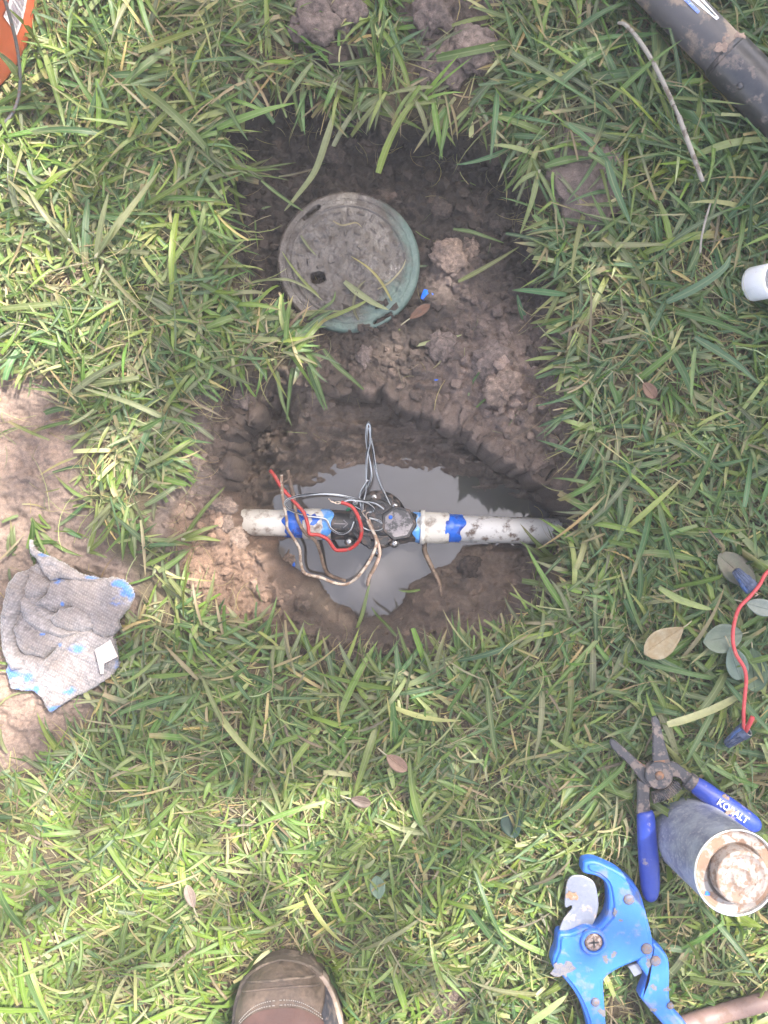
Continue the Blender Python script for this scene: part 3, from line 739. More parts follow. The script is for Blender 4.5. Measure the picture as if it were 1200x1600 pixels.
# the face, a fine polar sheet with embossed tread, raised letters worn away, a key hole and two finger slots
KEY = lid_local(497, 437); S1 = lid_local(487, 333); S2 = lid_local(598, 500)
def lid_face(r, a):
    x = r * np.cos(a); y = r * np.sin(a)
    z = 0.0 * x
    z = z + 0.0016 * smooth((np.abs(r - 0.066) < 0.0012) * 1.0)
    z = z - 0.0012 * ((r > 0.0735) & (r < 0.0745))
    # short bars pressed into the plastic in rings
    for R, cnt, w, l, off in ((0.058, 26, 0.0016, 0.0048, 0.0), (0.047, 22, 0.0016, 0.0045, 0.1), (0.034, 15, 0.0016, 0.0042, 0.2), (0.020, 8, 0.0016, 0.0040, 0.3)):
        ph = ((a + off) * cnt / (2 * math.pi)) % 1.0 - 0.5
        tang = np.abs(ph) * 2 * math.pi / cnt * R
        alt = (np.floor((a + off) * cnt / (2 * math.pi)) % 2) == 0
        along = np.where(alt, np.abs(r - R), tang); acr = np.where(alt, tang, np.abs(r - R))
        z = z + 0.0013 * smooth((l - along) / 0.0012) * smooth((w - acr) / 0.0010)
    mud = smooth(fbm(x * 24, y * 24, 4, 511) * 1.6 + 0.35) * smooth((0.075 - r) / 0.02 + 0.2)
    z = z * (1 - 0.7 * mud) * 1.3 + mud * (0.0012 + 0.0032 * fbm(x * 60, y * 60, 4, 512, 0.6) + 0.0018 * fbm(x * 160, y * 160, 3, 513))
    for (kx, ky), rx, ry, ang, dep in ((KEY, 0.0082, 0.0066, 0.2, 0.02), (S1, 0.0125, 0.0030, 0.72, 0.012), (S2, 0.0125, 0.0030, 0.55, 0.012)):
        ca, sa = math.cos(ang), math.sin(ang); u = (x - kx) * ca + (y - ky) * sa; w = -(x - kx) * sa + (y - ky) * ca
        q = (np.abs(u / rx) ** 3 + np.abs(w / ry) ** 3)
        z = z - dep * smooth((1.15 - q) / 0.3)
    return x, y, z
rr = np.linspace(0.0004, RL - 0.003, 110); aa = np.linspace(0, 2 * math.pi, 340, endpoint=False)
Rm, Am = np.meshgrid(rr, aa, indexing='ij'); lx, ly, lz = lid_face(Rm, Am)
fe = smooth((rr - (RL - 0.008)) / 0.005)[:, None]; lz = lz * (1 - fe * 0.7)
li = np.arange(110 * 340).reshape(110, 340); lq = np.stack([li[:-1], np.roll(li[:-1], -1, 1), np.roll(li[1:], -1, 1), li[1:]], -1)[:, :, [0, 3, 2, 1]].reshape(-1, 4)
build_np('face', np.stack([lx, ly, lz + 0.0002], -1).reshape(-1, 3), lq, LIDM, LID)

# ------------------------------------------------------------------ orange bucket at the corner
BUCK = stained('orange_plastic', (0.90, 0.17, 0.07), 0.42, (0.45, 0.16, 0.09), 0.16, 30, var=0.12)
bk = P(-116, 14, 0.0); bk.z = 0.012
BUCKET = thing('bucket', 'orange plastic bucket with white sticker and wire handle at the corner', 'bucket', bk)
g = G(); lathe(g, [(0.118, 0.004), (0.129, 0.0), (0.131, 0.006), (0.147, 0.30), (0.153, 0.302), (0.153, 0.312), (0.148, 0.314), (0.152, 0.345), (0.157, 0.347), (0.157, 0.364), (0.150, 0.366), (0.146, 0.36), (0.128, 0.01), (0.0001, 0.008)], 72, True, False); g.out('shell', BUCK, BUCKET)
STK = stained('white_sticker', (0.74, 0.70, 0.72), 0.5, (0.45, 0.36, 0.36), 0.35, 160)
def side_patch(g, a0, a1, z0, z1, dr, skew=0.0):
    n = 10; v = []; f = []
    for j in range(2):
        for k in range(n + 1):
            a = lerp(a0, a1, k / n); z = (z0, z1)[j] + skew * k / n; r = lerp(0.131, 0.147, z / 0.30) + dr; v.append((r * math.cos(a), r * math.sin(a), z))
    for k in range(n): f.append((k, k + 1, n + 2 + k, n + 1 + k))
    return g.add(v, f)
g = G(); side_patch(g, -0.42, -0.10, 0.034, 0.072, 0.0012, 0.0); st = g.out('sticker', STK, BUCKET)
for i in range(7):
    g = G(); a = -0.38 + 0.035 * i; side_patch(g, a, a + 0.012 + 0.006 * (i % 3), 0.040, 0.066, 0.0018); g.out('printed_bar', plain('sticker_ink', (0.33, 0.27, 0.32)) if i == 0 else bpy.data.materials['sticker_ink'], st)
g = G(); pts = []
for k in range(15):
    a = -1.75 + 1.75 * 2 * k / 14 * 0.5; s = math.sin(math.pi * k / 14)
    r = 0.158 + 0.012 * s; pts.append((r * math.cos(a - 0.1), r * math.sin(a - 0.1), 0.335 - 0.325 * s ** 0.8))
WIREH = stained('handle_wire', (0.20, 0.19, 0.20), 0.45, (0.2, 0.12, 0.09), 0.3, 200, metal=0.6)
tube(g, pts, 0.0018, 8, 5); g.out('handle', WIREH, BUCKET)
FOOT.append((np.array(disc(bk.x, bk.y, 0.128, 40)), 0.012))

# ------------------------------------------------------------------ white coupling at the right edge
CP = thing('pipe_coupling', 'short white plastic pipe coupling lying in grass at the right edge', 'coupling', P(1192, 441, 0.030))
g = G(); lathe(g, [(0.0150, -0.014), (0.0180, -0.014), (0.0187, -0.012), (0.0187, 0.012), (0.0182, 0.014), (0.0165, 0.014), (0.0155, 0.005), (0.0150, -0.012), (0.0150, -0.014)], 48, False, False)
g.out('sleeve', stained('clean_white_pvc', (0.66, 0.66, 0.68), 0.3, (0.5, 0.46, 0.42), 0.12, 90, var=0.03), CP); CP.rotation_euler = (0, math.radians(33), math.radians(-4))
FOOT.append((PA([(1163, 408), (1215, 408), (1220, 472), (1163, 470)], 0.02), 0.016))
# ------------------------------------------------------------------ grey knitted rag with blue primer stains
RAGZ = 0.006
def rz(q): return PA([(a / 5.0, 840 + b / 5.0) for a, b in q], 0.022)
RAG_ALL = rz([(205, 0), (240, 30), (300, 105), (400, 145), (520, 210), (620, 280), (700, 300), (780, 325), (860, 305), (960, 330), (1030, 400), (1042, 460), (1000, 560), (920, 650), (935, 710), (870, 780),
              (915, 930), (920, 1010), (860, 1100), (740, 1180), (580, 1260), (460, 1330), (390, 1385), (330, 1310), (260, 1220), (240, 1212), (60, 1200), (38, 1120), (10, 1050), (45, 970), (10, 850), (0, 650), (25, 480),
              (60, 350), (130, 270), (200, 250), (260, 200), (215, 70)])
LAY = [  # folds, from the lowest to the highest: outline, height, softness of the edge
    (rz([(10, 1050), (45, 970), (120, 900), (350, 950), (480, 800), (640, 720), (720, 740), (780, 790), (870, 790), (915, 930), (920, 1010), (860, 1100), (740, 1180), (580, 1260), (460, 1330), (390, 1385), (330, 1310), (260, 1220), (60, 1200), (38, 1120)]), 0.010, 0.008),
    (rz([(205, 0), (240, 30), (300, 105), (400, 145), (520, 210), (620, 280), (700, 300), (790, 340), (720, 352), (560, 330), (450, 320), (390, 345), (310, 230), (250, 140), (215, 70)]), 0.015, 0.007),
    (rz([(380, 345), (560, 325), (700, 335), (790, 330), (860, 305), (960, 330), (1030, 400), (1042, 460), (1000, 560), (920, 650), (935, 710), (860, 770), (790, 790), (720, 750), (690, 700), (640, 610), (540, 540), (400, 590), (250, 520), (340, 450)]), 0.013, 0.010),
    (rz([(200, 255), (380, 350), (372, 400), (260, 520), (400, 600), (540, 700), (700, 690), (690, 735), (600, 770), (480, 840), (400, 880), (330, 950), (200, 920), (110, 820), (110, 700), (140, 500)]), 0.012, 0.010),
    (rz([(380, 640), (460, 560), (600, 540), (680, 600), (720, 700), (650, 740), (520, 730), (430, 700)]), 0.020, 0.009),
    (rz([(150, 480), (190, 470), (300, 600), (480, 720), (620, 735), (480, 790), (300, 730), (170, 640)]), 0.020, 0.008),
    (rz([(110, 690), (170, 680), (330, 760), (420, 850), (330, 950), (200, 920), (120, 830)]), 0.018, 0.009),
    (rz([(220, 300), (380, 350), (372, 400), (260, 470), (200, 470), (180, 400)]), 0.019, 0.008),
    (rz([(30, 480), (60, 350), (130, 270), (200, 255), (225, 290), (190, 400), (150, 560), (105, 700), (110, 850), (160, 960), (180, 1020), (100, 1040), (50, 960), (10, 850), (0, 650)]), 0.023, 0.013),
    (rz([(350, 950), (480, 800), (640, 720), (690, 745), (560, 840), (440, 960), (300, 1110), (250, 1130), (240, 1100)]), 0.016, 0.007)]
lo = RAG_ALL.min(0) - 0.004; hi = RAG_ALL.max(0) + 0.004
rgx, rgy = np.meshgrid(np.arange(lo[0], hi[0], 0.0009), np.arange(lo[1], hi[1], 0.0009))
wob = 0.0010
wxx = rgx + wob * fbm(rgx * 120, rgy * 120, 3, 601); wyy = rgy + wob * fbm(rgx * 120 + 5, rgy * 120, 3, 602)
dall = sdist(wxx, wyy, RAG_ALL)
rh = np.where(dall > 0, 0.0035, 0)
for poly, hgt, soft in LAY:
    d = sdist(wxx, wyy, poly)
    e = np.clip(d / soft, 0, 1)
    rh = np.maximum(rh, np.where(d > 0, hgt * (0.42 + 0.58 * np.sqrt(1 - (1 - e) ** 2)), 0))
rh = rh + 0.0030 * fbm(rgx * 38, rgy * 38, 3, 603) * smooth(dall / 0.01) + 0.0024 * fbm(rgx * 85, rgy * 85, 4, 604, 0.6) * smooth(dall / 0.006)
rbase = np.maximum(gsample(gz, rgx, rgy), -0.004) * 0.6 + 0.010
rzv = rbase + rh; keep = dall > 0
rag_edge = (dall < 0.0012)
rzv = np.where(rag_edge, rzv - 0.003, rzv)
# blue stains soaked into the cloth, weave as fine relief
RAGPX = (600 + rgx / (PX * 0.978)) * 5; RAGPY = ((800 - rgy / (PX * 0.978)) - 840) * 5
stain = 0 * rgx
for cx, cy, rx, ry in ((930, 500, 70, 45), (985, 430, 60, 70), (940, 360, 60, 30), (440, 345, 60, 28), (480, 520, 12, 18), (465, 838, 26, 16), (580, 870, 60, 36), (520, 1205, 50, 34), (60, 1060, 60, 80), (110, 1080, 80, 40), (160, 1190, 90, 16), (330, 755, 22, 10),
                       (430, 1340, 90, 22), (360, 1370, 40, 20), (360, 130, 50, 16), (720, 310, 60, 14), (900, 1000, 40, 40), (205, 1090, 60, 40), (270, 1190, 25, 40)):
    stain = np.maximum(stain, np.exp(-(((RAGPX - cx) / rx) ** 2 + ((RAGPY - cy) / ry) ** 2)))
stain = np.clip(stain * (0.75 + 1.7 * fbm(rgx * 90, rgy * 90, 5, 611, 0.65)), 0, 1)
dirt = smooth(fbm(rgx * 26, rgy * 26, 4, 612) + 0.45)
rc = np.array([0.235, 0.215, 0.218])[None, None] * (0.85 + 0.3 * fbm(rgx * 300, rgy * 300, 2, 613)[..., None]) * (1 - 0.0 * dirt[..., None])
rc = lerp(rc, np.array([0.16, 0.13, 0.115]), 0.6 * dirt[..., None])
rc = lerp(rc, np.array([0.04, 0.14, 0.42]), 0.85 * smooth(stain * 1.5 - 0.18)[..., None])
rcol = np.concatenate([rc, np.zeros(rgx.shape + (1,))], -1)
CLOTH, t, b, o = nt('knitted_cotton')
at = node(t, 'ShaderNodeAttribute', attribute_name='Col'); tc = node(t, 'ShaderNodeTexCoord')
mp = node(t, 'ShaderNodeMapping'); mp.inputs['Rotation'].default_value = (0, 0, 0.5); t.links.new(tc.outputs['Object'], mp.inputs[0])
def wave(rot, sc):
    w = node(t, 'ShaderNodeTexWave'); w.inputs['Scale'].default_value = sc; w.inputs['Distortion'].default_value = 2.0; w.inputs['Detail'].default_value = 2; w.bands_direction = rot
    t.links.new(mp.outputs[0], w.inputs['Vector']); return w.outputs['Fac']
kn = math_(t, 'MULTIPLY', wave('X', 120), wave('Y', 90)); kn = math_(t, 'ADD', kn, math_(t, 'MULTIPLY', noise(t, 700, 3), 0.7))
t.links.new(mix(t, 1.0, at.outputs['Color'], mix(t, kn, (0.78,) * 3, (1.25,) * 3), 'MULTIPLY'), b.inputs['Base Color'])
b.inputs['Roughness'].default_value = 0.95; b.inputs['Sheen Weight'].default_value = 0.3; b.inputs['Specular IOR Level'].default_value = 0.2
bump(t, b, kn, 0.6, 0.0009)
kq = keep[:-1, :-1] & keep[:-1, 1:] & keep[1:, 1:] & keep[1:, :-1]
idx = np.arange(rgx.size).reshape(rgx.shape)
q = np.stack([idx[:-1, :-1], idx[:-1, 1:], idx[1:, 1:], idx[1:, :-1]], -1)[kq]
used = np.unique(q); rem = np.full(rgx.size, -1); rem[used] = np.arange(len(used))
rc0 = P(100, 985, 0.0)
RAG = thing('knitted_rag', 'crumpled grey knitted rag stained with blue primer lying on the mud', 'rag', rc0)
rv = np.stack([rgx, rgy, rzv], -1).reshape(-1, 3)[used] - np.array(rc0)
co = build_np('cloth', rv, rem[q], CLOTH, RAG, cols=rcol.reshape(-1, 4)[used])
so_ = co.modifiers.new('thickness', 'SOLIDIFY'); so_.thickness = 0.003; so_.offset = -1
def rag_at(zx, zy, dz):
    v = P(zx / 5.0, 840 + zy / 5.0, 0.03); i = int(np.clip((v.x - lo[0]) / 0.0009, 0, rgx.shape[1] - 1)); j = int(np.clip((v.y - lo[1]) / 0.0009, 0, rgx.shape[0] - 1))
    return Vector((v.x, v.y, float(rzv[j, i]) + dz)) - rc0
TAGM = stained('care_label', (0.50, 0.455, 0.42), 0.7, (0.55, 0.44, 0.38), 0.4, 200)
g = G(); A = [rag_at(735, 880, 0.004), rag_at(860, 800, 0.007), rag_at(918, 930, 0.006), rag_at(812, 985, 0.009), rag_at(805, 1065, 0.006), rag_at(780, 1070, 0.004)]
zt = max(a.z for a in A[:4]); v = []
for a, dz in zip(A, (0, 0.002, 0.001, 0.002, 0.001, 0)): v.append((a.x, a.y, zt - 0.001 + dz))
v += [(x, y, z - 0.0006) for x, y, z in v]
g.add(v, [(0, 5, 4, 3), (0, 3, 2, 1), (6, 9, 10, 11), (6, 7, 8, 9)] + [(k, (k + 1) % 6, 6 + (k + 1) % 6, 6 + k) for k in range(6)]); g.out('care_tag', TAGM, RAG, False)
FOOT.append((RAG_ALL * 0.985 + RAG_ALL.mean(0) * 0.015, 0.011))

# ------------------------------------------------------------------ wire strippers with blue grips
TOOLBLUE = stained('deep_blue_grip', (0.014, 0.042, 0.30), 0.38, (0.30, 0.24, 0.23), 0.16, 55, var=0.25)
TOOLBLACK = stained('worn_black_steel', (0.055, 0.055, 0.065), 0.42, (0.17, 0.135, 0.12), 0.42, 90, metal=0.35, var=0.35)
RUSTY = stained('rusty_steel', (0.22, 0.11, 0.06), 0.7, (0.12, 0.09, 0.08), 0.4, 150)
ZS = 0.034
s0 = P(1028, 1208, 0.0)
STRIP = thing('wire_strippers', 'open wire strippers with black jaws and deep blue grips on the grass', 'wire strippers', s0)
def sz(q, z=ZS): return [tuple(P(940 + a / 4.615, 1100 + b / 4.615, z) - s0)[:2] for a, b in q]
def plate(name, pts, z0, z1, mat, parent, bev=0.0012, smo=3, conv=sz):
    p = conv(pts); p = spline(p, smo, True) if smo > 1 else p
    g = G(); slab(g, p, [(bev * 0.6, z0), (0, z0 + bev), (0, z1 - bev), (bev, z1)]); return g.out(name, mat, parent, False)
teeth = [(365 - (6 if k % 2 else 0), 400 - k * 13) for k in range(20)]
plate('jaw', teeth + [(355, 92), (385, 80), (410, 110), (440, 240), (485, 390), (490, 470), (440, 520), (370, 480)], ZS, ZS + 0.004, TOOLBLACK, STRIP, smo=1)
plate('jaw', [(62, 270), (85, 255), (150, 305), (250, 395), (340, 465), (420, 470), (440, 560), (350, 605), (290, 560), (210, 450), (80, 325)], ZS - 0.0045, ZS - 0.0005, TOOLBLACK, STRIP, smo=2)
plate('rust_patch', [(372, 405), (478, 392), (484, 412), (374, 432)], ZS + 0.0035, ZS + 0.0043, RUSTY, STRIP, 0.0002, 1)
plate('rust_patch', [(245, 400), (340, 458), (345, 475), (300, 450)], ZS - 0.0012, ZS - 0.0002, RUSTY, STRIP, 0.0002, 1)
pv = sz([(405, 505)])[0]
g = G(); slab(g, disc(pv[0], pv[1], 0.0150, 40), [(0, ZS - 0.004), (0, ZS + 0.0052), (0.0010, ZS + 0.0062)]); g.out('pivot_plate', TOOLBLACK, STRIP, False)
g = G(); slab(g, disc(pv[0], pv[1], 0.0052, 20), [(0, ZS + 0.006), (0.0012, ZS + 0.0085)]); g.out('pivot_rivet', RUSTY, STRIP)
plate('arm', [(440, 425), (520, 415), (570, 445), (640, 500), (712, 545), (650, 635), (600, 590), (560, 535), (510, 520), (450, 560)], ZS - 0.002, ZS + 0.003, TOOLBLACK, STRIP, smo=2)
plate('arm', [(262, 545), (350, 590), (352, 700), (355, 800), (262, 800), (262, 700)], ZS - 0.006, ZS - 0.001, TOOLBLACK, STRIP, smo=1)
def gripz(px, py, z): return P(px, py, z) - s0
g = G(); tube(g, [gripz(*p) for p in ((1082, 1223, 0.034), (1092, 1230, 0.034), (1115, 1246, 0.035), (1142, 1264, 0.036), (1168, 1282, 0.037), (1181, 1291, 0.037), (1187, 1296, 0.036))], [0.0078, 0.0100, 0.0108, 0.0108, 0.0102, 0.0080, 0.0015], 20, 6, 0.8, up=(0, 0, 1)); grip1 = g.out('grip', TOOLBLUE, STRIP)
g = G(); tube(g, [gripz(*p) for p in ((1008, 1268, 0.032), (1009, 1276, 0.032), (1011, 1310, 0.032), (1014, 1350, 0.031), (1016, 1385, 0.030), (1017, 1402, 0.028), (1017, 1409, 0.026))], [0.0075, 0.0098, 0.0106, 0.0112, 0.0104, 0.0072, 0.0012], 20, 6, 0.8, up=(0, 0, 1)); g.out('grip', TOOLBLUE, STRIP)
# collar between steel and grip
g = G(); tube(g, [gripz(*p) for p in ((1074, 1217, 0.034), (1080, 1222, 0.034), (1084, 1225, 0.034))], [0.0088, 0.0094, 0.0090], 20, 3, 0.75); g.out('collar', TOOLBLACK, STRIP)
# spring between the arms
pts = []; A, B, C_ = gripz(1020, 1246, 0.033), gripz(1042, 1243, 0.033), gripz(1060, 1224, 0.034)
for k in range(15 * 10 + 1):
    s = k / 150; ctr = A * (1 - s) ** 2 + B * 2 * s * (1 - s) + C_ * s * s; tg = ((B - A) * (1 - s) + (C_ - B) * s).normalized(); n_ = Vector((0, 0, 1)); b_ = tg.cross(n_)
    a = 2 * math.pi * k / 10; pts.append(ctr + (n_ * math.cos(a) + b_ * math.sin(a)) * 0.0058)
g = G(); tube(g, pts, 0.0009, 6, 1); g.out('spring', TOOLBLACK, STRIP)
# white lettering on the grip
me = text_mesh('KOBALT', 0.0103, 0.0002); INK = stained('white_print', (0.72, 0.74, 0.80), 0.5, (0.30, 0.24, 0.23), 0.12, 200); me.materials.append(INK)
lt = new_obj('lettering', me, grip1); lt.location = gripz(1145, 1268, 0.0455); lt.rotation_euler = (0, 0, math.radians(-34))
def mud_blob(parent, c, r, mat=MUDM, flat=0.3, seed=0, name='mud_smear'):
    g = G(); n = 18; v = [(c[0], c[1], c[2] + r * flat)]; f = []
    for j, (s, h) in enumerate(((0.6, 0.8), (1.0, -0.2))):
        for k in range(n):
            a = 2 * math.pi * k / n; w = 1 + 0.3 * math.sin(2 * a + seed) + 0.18 * math.sin(5 * a + 2 * seed) + 0.1 * math.sin(9 * a + seed)
            v.append((c[0] + r * s * w * math.cos(a), c[1] + r * s * w * math.sin(a), c[2] + r * flat * h))
    for k in range(n): f.append((0, 1 + k, 1 + (k + 1) % n)); f.append((1 + k, 1 + n + k, 1 + n + (k + 1) % n, 1 + (k + 1) % n))
    g.add(v, f); return g.out(name, mat, parent)
mb = gripz(1141, 1268, 0.0455); mud_blob(grip1, mb, 0.0042, flat=0.12, seed=1)
mb = gripz(1134, 1247, 0.042); mud_blob(grip1, mb, 0.004, flat=0.12, seed=3)
FOOT.append((np.array(sz([(62, 265), (85, 250), (350, 430), (350, 90), (400, 80), (490, 400), (600, 450), (720, 540), (1140, 870), (1130, 925), (1040, 915), (640, 640), (560, 640), (395, 690), (400, 1330), (350, 1430), (290, 1420), (245, 790), (262, 600), (200, 480)])) + np.array(s0)[:2], 0.024))

# ------------------------------------------------------------------ blue pipe cutter
CUTBLUE = stained('painted_blue_alloy', (0.018, 0.115, 0.47), 0.42, (0.09, 0.125, 0.26), 0.26, 50, var=0.14, edge=0.2)
BLADESTEEL = stained('blade_steel', (0.25, 0.265, 0.31), 0.3, (0.30, 0.25, 0.22), 0.2, 60, metal=0.55)
ZC = 0.024; ZT = 0.047
c0 = P(950, 1490, 0.0)
CUT = thing('pipe_cutter', 'big blue ratchet pipe cutter with steel blade lying in the grass', 'pipe cutter', c0)
def cz(q, z=ZT): return [tuple(P(860 + a / 5.4545, 1330 + b / 5.4545, z) - c0)[:2] for a, b in q]
CB = [(280, 150), (295, 100), (380, 88), (480, 125), (600, 185), (720, 285), (785, 400), (830, 560), (878, 760), (872, 880), (760, 945), (640, 995), (560, 1035), (495, 1080), (462, 1130), (465, 1250), (480, 1473), (500, 1750), (470, 1810), (380, 1800), (350, 1650),
      (310, 1450), (230, 1250), (110, 1090), (30, 1010), (22, 930), (55, 840), (75, 720), (170, 705), (300, 655), (400, 660), (470, 590), (500, 480), (497, 350), (470, 275), (400, 228), (290, 200)]
g = G(); slab(g, spline(cz(CB), 4, True), [(0.002, ZC), (0, ZC + 0.003), (0, ZT - 0.0065), (0.0012, ZT - 0.0035), (0.0028, ZT - 0.0025)]); cbody = g.out('body', CUTBLUE, CUT, False)
# raised cheek plate: leaves a lower border round the jaw
CK = [(330, 125), (395, 118), (480, 150), (590, 212), (700, 305), (762, 410), (805, 560), (852, 760), (848, 868), (740, 925), (620, 978), (540, 1015), (470, 1065), (436, 1130), (440, 1250), (452, 1473), (470, 1740), (400, 1770), (375, 1640), (338, 1440), (255, 1235), (135, 1070), (58, 1000), (52, 940), (85, 850), (100, 745), (180, 735), (310, 690), (420, 690), (505, 610), (548, 540), (535, 370), (505, 270), (430, 200), (340, 165)]
g = G(); slab(g, spline(cz(CK), 4, True), [(0, ZT - 0.0035), (0, ZT - 0.0012), (0.0012, ZT)]); g.out('cheek', CUTBLUE, cbody, False)
H2 = [(880, 785), (960, 850), (1010, 930), (1022, 1060), (1020, 1250), (1060, 1370), (1150, 1473), (1350, 1720), (1330, 1790), (1200, 1760), (950, 1473), (785, 1280), (770, 1230), (820, 1100), (810, 1060), (770, 1000), (745, 940), (840, 860)]
g = G(); slab(g, spline(cz(H2, 0.043), 4, True), [(0.002, ZC), (0, ZC + 0.003), (0, 0.0385), (0.0012, 0.0415), (0.0035, 0.0425)]); hnd = g.out('moving_handle', CUTBLUE, CUT, False)
BL = [(150, 250), (240, 208), (330, 236), (384, 290), (412, 450), (392, 560), (345, 660), (300, 730), (180, 760), (80, 705), (105, 600), (150, 535), (185, 490), (178, 465), (125, 470)]
g = G(); slab(g, spline(cz(BL, 0.038), 4, True), [(0.0003, 0.0350), (0, 0.0352), (0, 0.0370), (0.0008, 0.0374)]); bl = g.out('blade', BLADESTEEL, CUT, False)
mb = Vector((*cz([(185, 385)], 0.039)[0], 0.0384)); mud_blob(bl, mb, 0.0055, stained('rusty_mud', (0.26, 0.15, 0.09), 0.8, (0.33, 0.24, 0.2), 0.4, 200), 0.15, 2)
plate('link', [(660, 985), (760, 945), (790, 1040), (715, 1075)], 0.028, 0.034, BLADESTEEL, CUT, 0.001, 1, lambda q: cz(q, 0.034))
RIVET = stained('dirty_blue_rivet', (0.10, 0.11, 0.16), 0.6, (0.14, 0.10, 0.09), 0.45, 300, metal=0.3)
for zx, zy, r, z, big in ((365, 770, 0.0098, ZT, 1), (668, 410, 0.0058, ZT, 0), (820, 830, 0.0062, ZT, 0), (895, 932, 0.0058, 0.0425, 0), (383, 1285, 0.0048, ZT, 0), (1020, 1315, 0.0038, 0.0425, 0)):
    x, y = cz([(zx, zy)], z)[0]
    if big:
        g = G(); lathe(g, [(0.0145, z - 0.001), (0.0138, z + 0.0035), (0.0108, z + 0.004), (0.0104, z + 0.001)], 36, False, False); g.xf(Matrix.Translation((x, y, 0))); g.out('screw_boss', CUTBLUE, CUT)
    screw(CUT, x, y, z + 0.0012, r, 0.0018, RIVET if not big else stained('worn_screw', (0.34, 0.27, 0.24), 0.45, (0.15, 0.1, 0.08), 0.5, 300, metal=0.5), 'screw' if big else 'rivet', bool(big))
for zx, zy, r, sd in ((120, 1000, 0.011, 1), (600, 590, 0.004, 2), (560, 520, 0.004, 5), (470, 920, 0.0055, 4), (660, 780, 0.0035, 2), (430, 1370, 0.005, 3), (540, 880, 0.005, 6), (740, 640, 0.003, 1)):
    x, y = cz([(zx, zy)], ZT)[0]; mud_blob(cbody, (x, y, ZT - 0.0002), r, stained('grey_dried_mud', (0.125, 0.118, 0.13), 0.85, (0.09, 0.098, 0.14), 0.4, 250) if 'grey_dried_mud' not in bpy.data.materials else bpy.data.materials['grey_dried_mud'], 0.06, sd)
for zx, zy, r, sd in ((880, 1160, 0.005, 3), (980, 1180, 0.004, 1), (890, 1350, 0.004, 2), (840, 950, 0.006, 5)):
    x, y = cz([(zx, zy)], 0.0425)[0]; mud_blob(hnd, (x, y, 0.0423), r, bpy.data.materials['grey_dried_mud'], 0.06, sd)
FOOT.append((np.array(cz(CB)) + np.array(c0)[:2], ZC)); FOOT.append((np.array(cz(H2)) + np.array(c0)[:2], ZC))
FOOT.append((np.array(cz([(150, 250), (240, 208), (384, 290), (412, 450), (345, 660), (80, 705), (100, 600)])) + np.array(c0)[:2], 0.033))

# ------------------------------------------------------------------ can of primer
CANM, t, b, o = nt('scuffed_can_label')
n1 = noise(t, 30, 6, 0.7); n2 = noise(t, 200, 5, 0.7)
c = mix(t, ramp(t, n1, 0.4, 0.6), (0.17, 0.18, 0.26), (0.34, 0.36, 0.43)); c = mix(t, ramp(t, n2, 0.52, 0.66), c, (0.42, 0.42, 0.46))
tco = node(t, 'ShaderNodeTexCoord'); sp = node(t, 'ShaderNodeSeparateXYZ'); t.links.new(tco.outputs['Object'], sp.inputs[0])
band = ramp(t, math_(t, 'ADD', sp.outputs[2], math_(t, 'MULTIPLY', n1, 0.01)), 0.012, 0.022)
c = mix(t, band, (0.07, 0.16, 0.20), c)
t.links.new(c, b.inputs['Base Color']); b.inputs['Roughness'].default_value = 0.45; b.inputs['Metallic'].default_value = 0.25; bump(t, b, n2, 0.3, 0.0006)
LIDRUST = stained('rusting_tin', (0.26, 0.23, 0.21), 0.42, (0.18, 0.11, 0.075), 0.45, 70, metal=0.25, var=0.2)
CAPM = stained('rusty_cap', (0.235, 0.20, 0.182), 0.5, (0.165, 0.11, 0.082), 0.46, 130, metal=0.1, var=0.2)
base = P(1074, 1300, 0.010); topc = P(1151, 1364, 0.132)
axis_ = topc - base; HC = axis_.length
CAN = thing('primer_can', 'scuffed metal primer can with rusty lid and stained cap standing tilted in grass', 'can', base)
CAN.rotation_mode = 'QUATERNION'; CAN.rotation_quaternion = Vector((0, 0, 1)).rotation_difference(axis_)
RC = 0.0415
g = G(); lathe(g, [(RC - 0.002, 0.0), (RC + 0.0006, 0.0015), (RC, 0.004), (RC, HC - 0.005), (RC + 0.0002, HC - 0.003)], 72, True, False); g.out('can_wall', CANM, CAN)
g = G(); lathe(g, [(RC, HC - 0.0035), (RC + 0.0012, HC - 0.0015), (RC + 0.0008, HC), (RC - 0.0008, HC), (RC - 0.0018, HC - 0.0035)], 72, False, False); g.out('seam_rim', STEEL, CAN)
g = G(); lathe(g, [(RC - 0.0015, HC - 0.0035), (RC - 0.006, HC - 0.004), (0.0305, HC - 0.0015), (0.0290, HC - 0.0015), (0.0282, HC - 0.005), (0.0001, HC - 0.005)], 72, False, False); tp = g.out('can_top', LIDRUST, CAN)
g = G(); lathe(g, [(0.0262, HC - 0.005), (0.0262, HC + 0.0115), (0.0254, HC + 0.013), (0.0220, HC + 0.0133), (0.0213, HC + 0.0124), (0.0096, HC + 0.0124), (0.0090, HC + 0.0136), (0.0082, HC + 0.0136), (0.0076, HC + 0.0126), (0.0001, HC + 0.0126)], 64, False, False); cp = g.out('screw_cap', CAPM, CAN)
g = G()
for k in range(15):     # worn raised marks round the cap
    if k in (4, 9): continue
    a = 2 * math.pi * k / 15; q_ = G(); box(q_, -0.0011, 0.0011, -0.0019, 0.0019, HC + 0.0122, HC + 0.0130)
    q_.xf(Matrix.Rotation(a, 4, 'Z') @ Matrix.Translation((0.0158, 0, 0)) @ Matrix.Rotation(0.5 * math.sin(k * 7), 4, 'Z')); g.add(q_.v, q_.f)
g.out('raised_mark', CAPM, cp, False)
mud_blob(cp, (-0.001, 0.0135, HC + 0.0124), 0.0042, PRIMER_PALE, 0.08, 4, 'primer_spot')
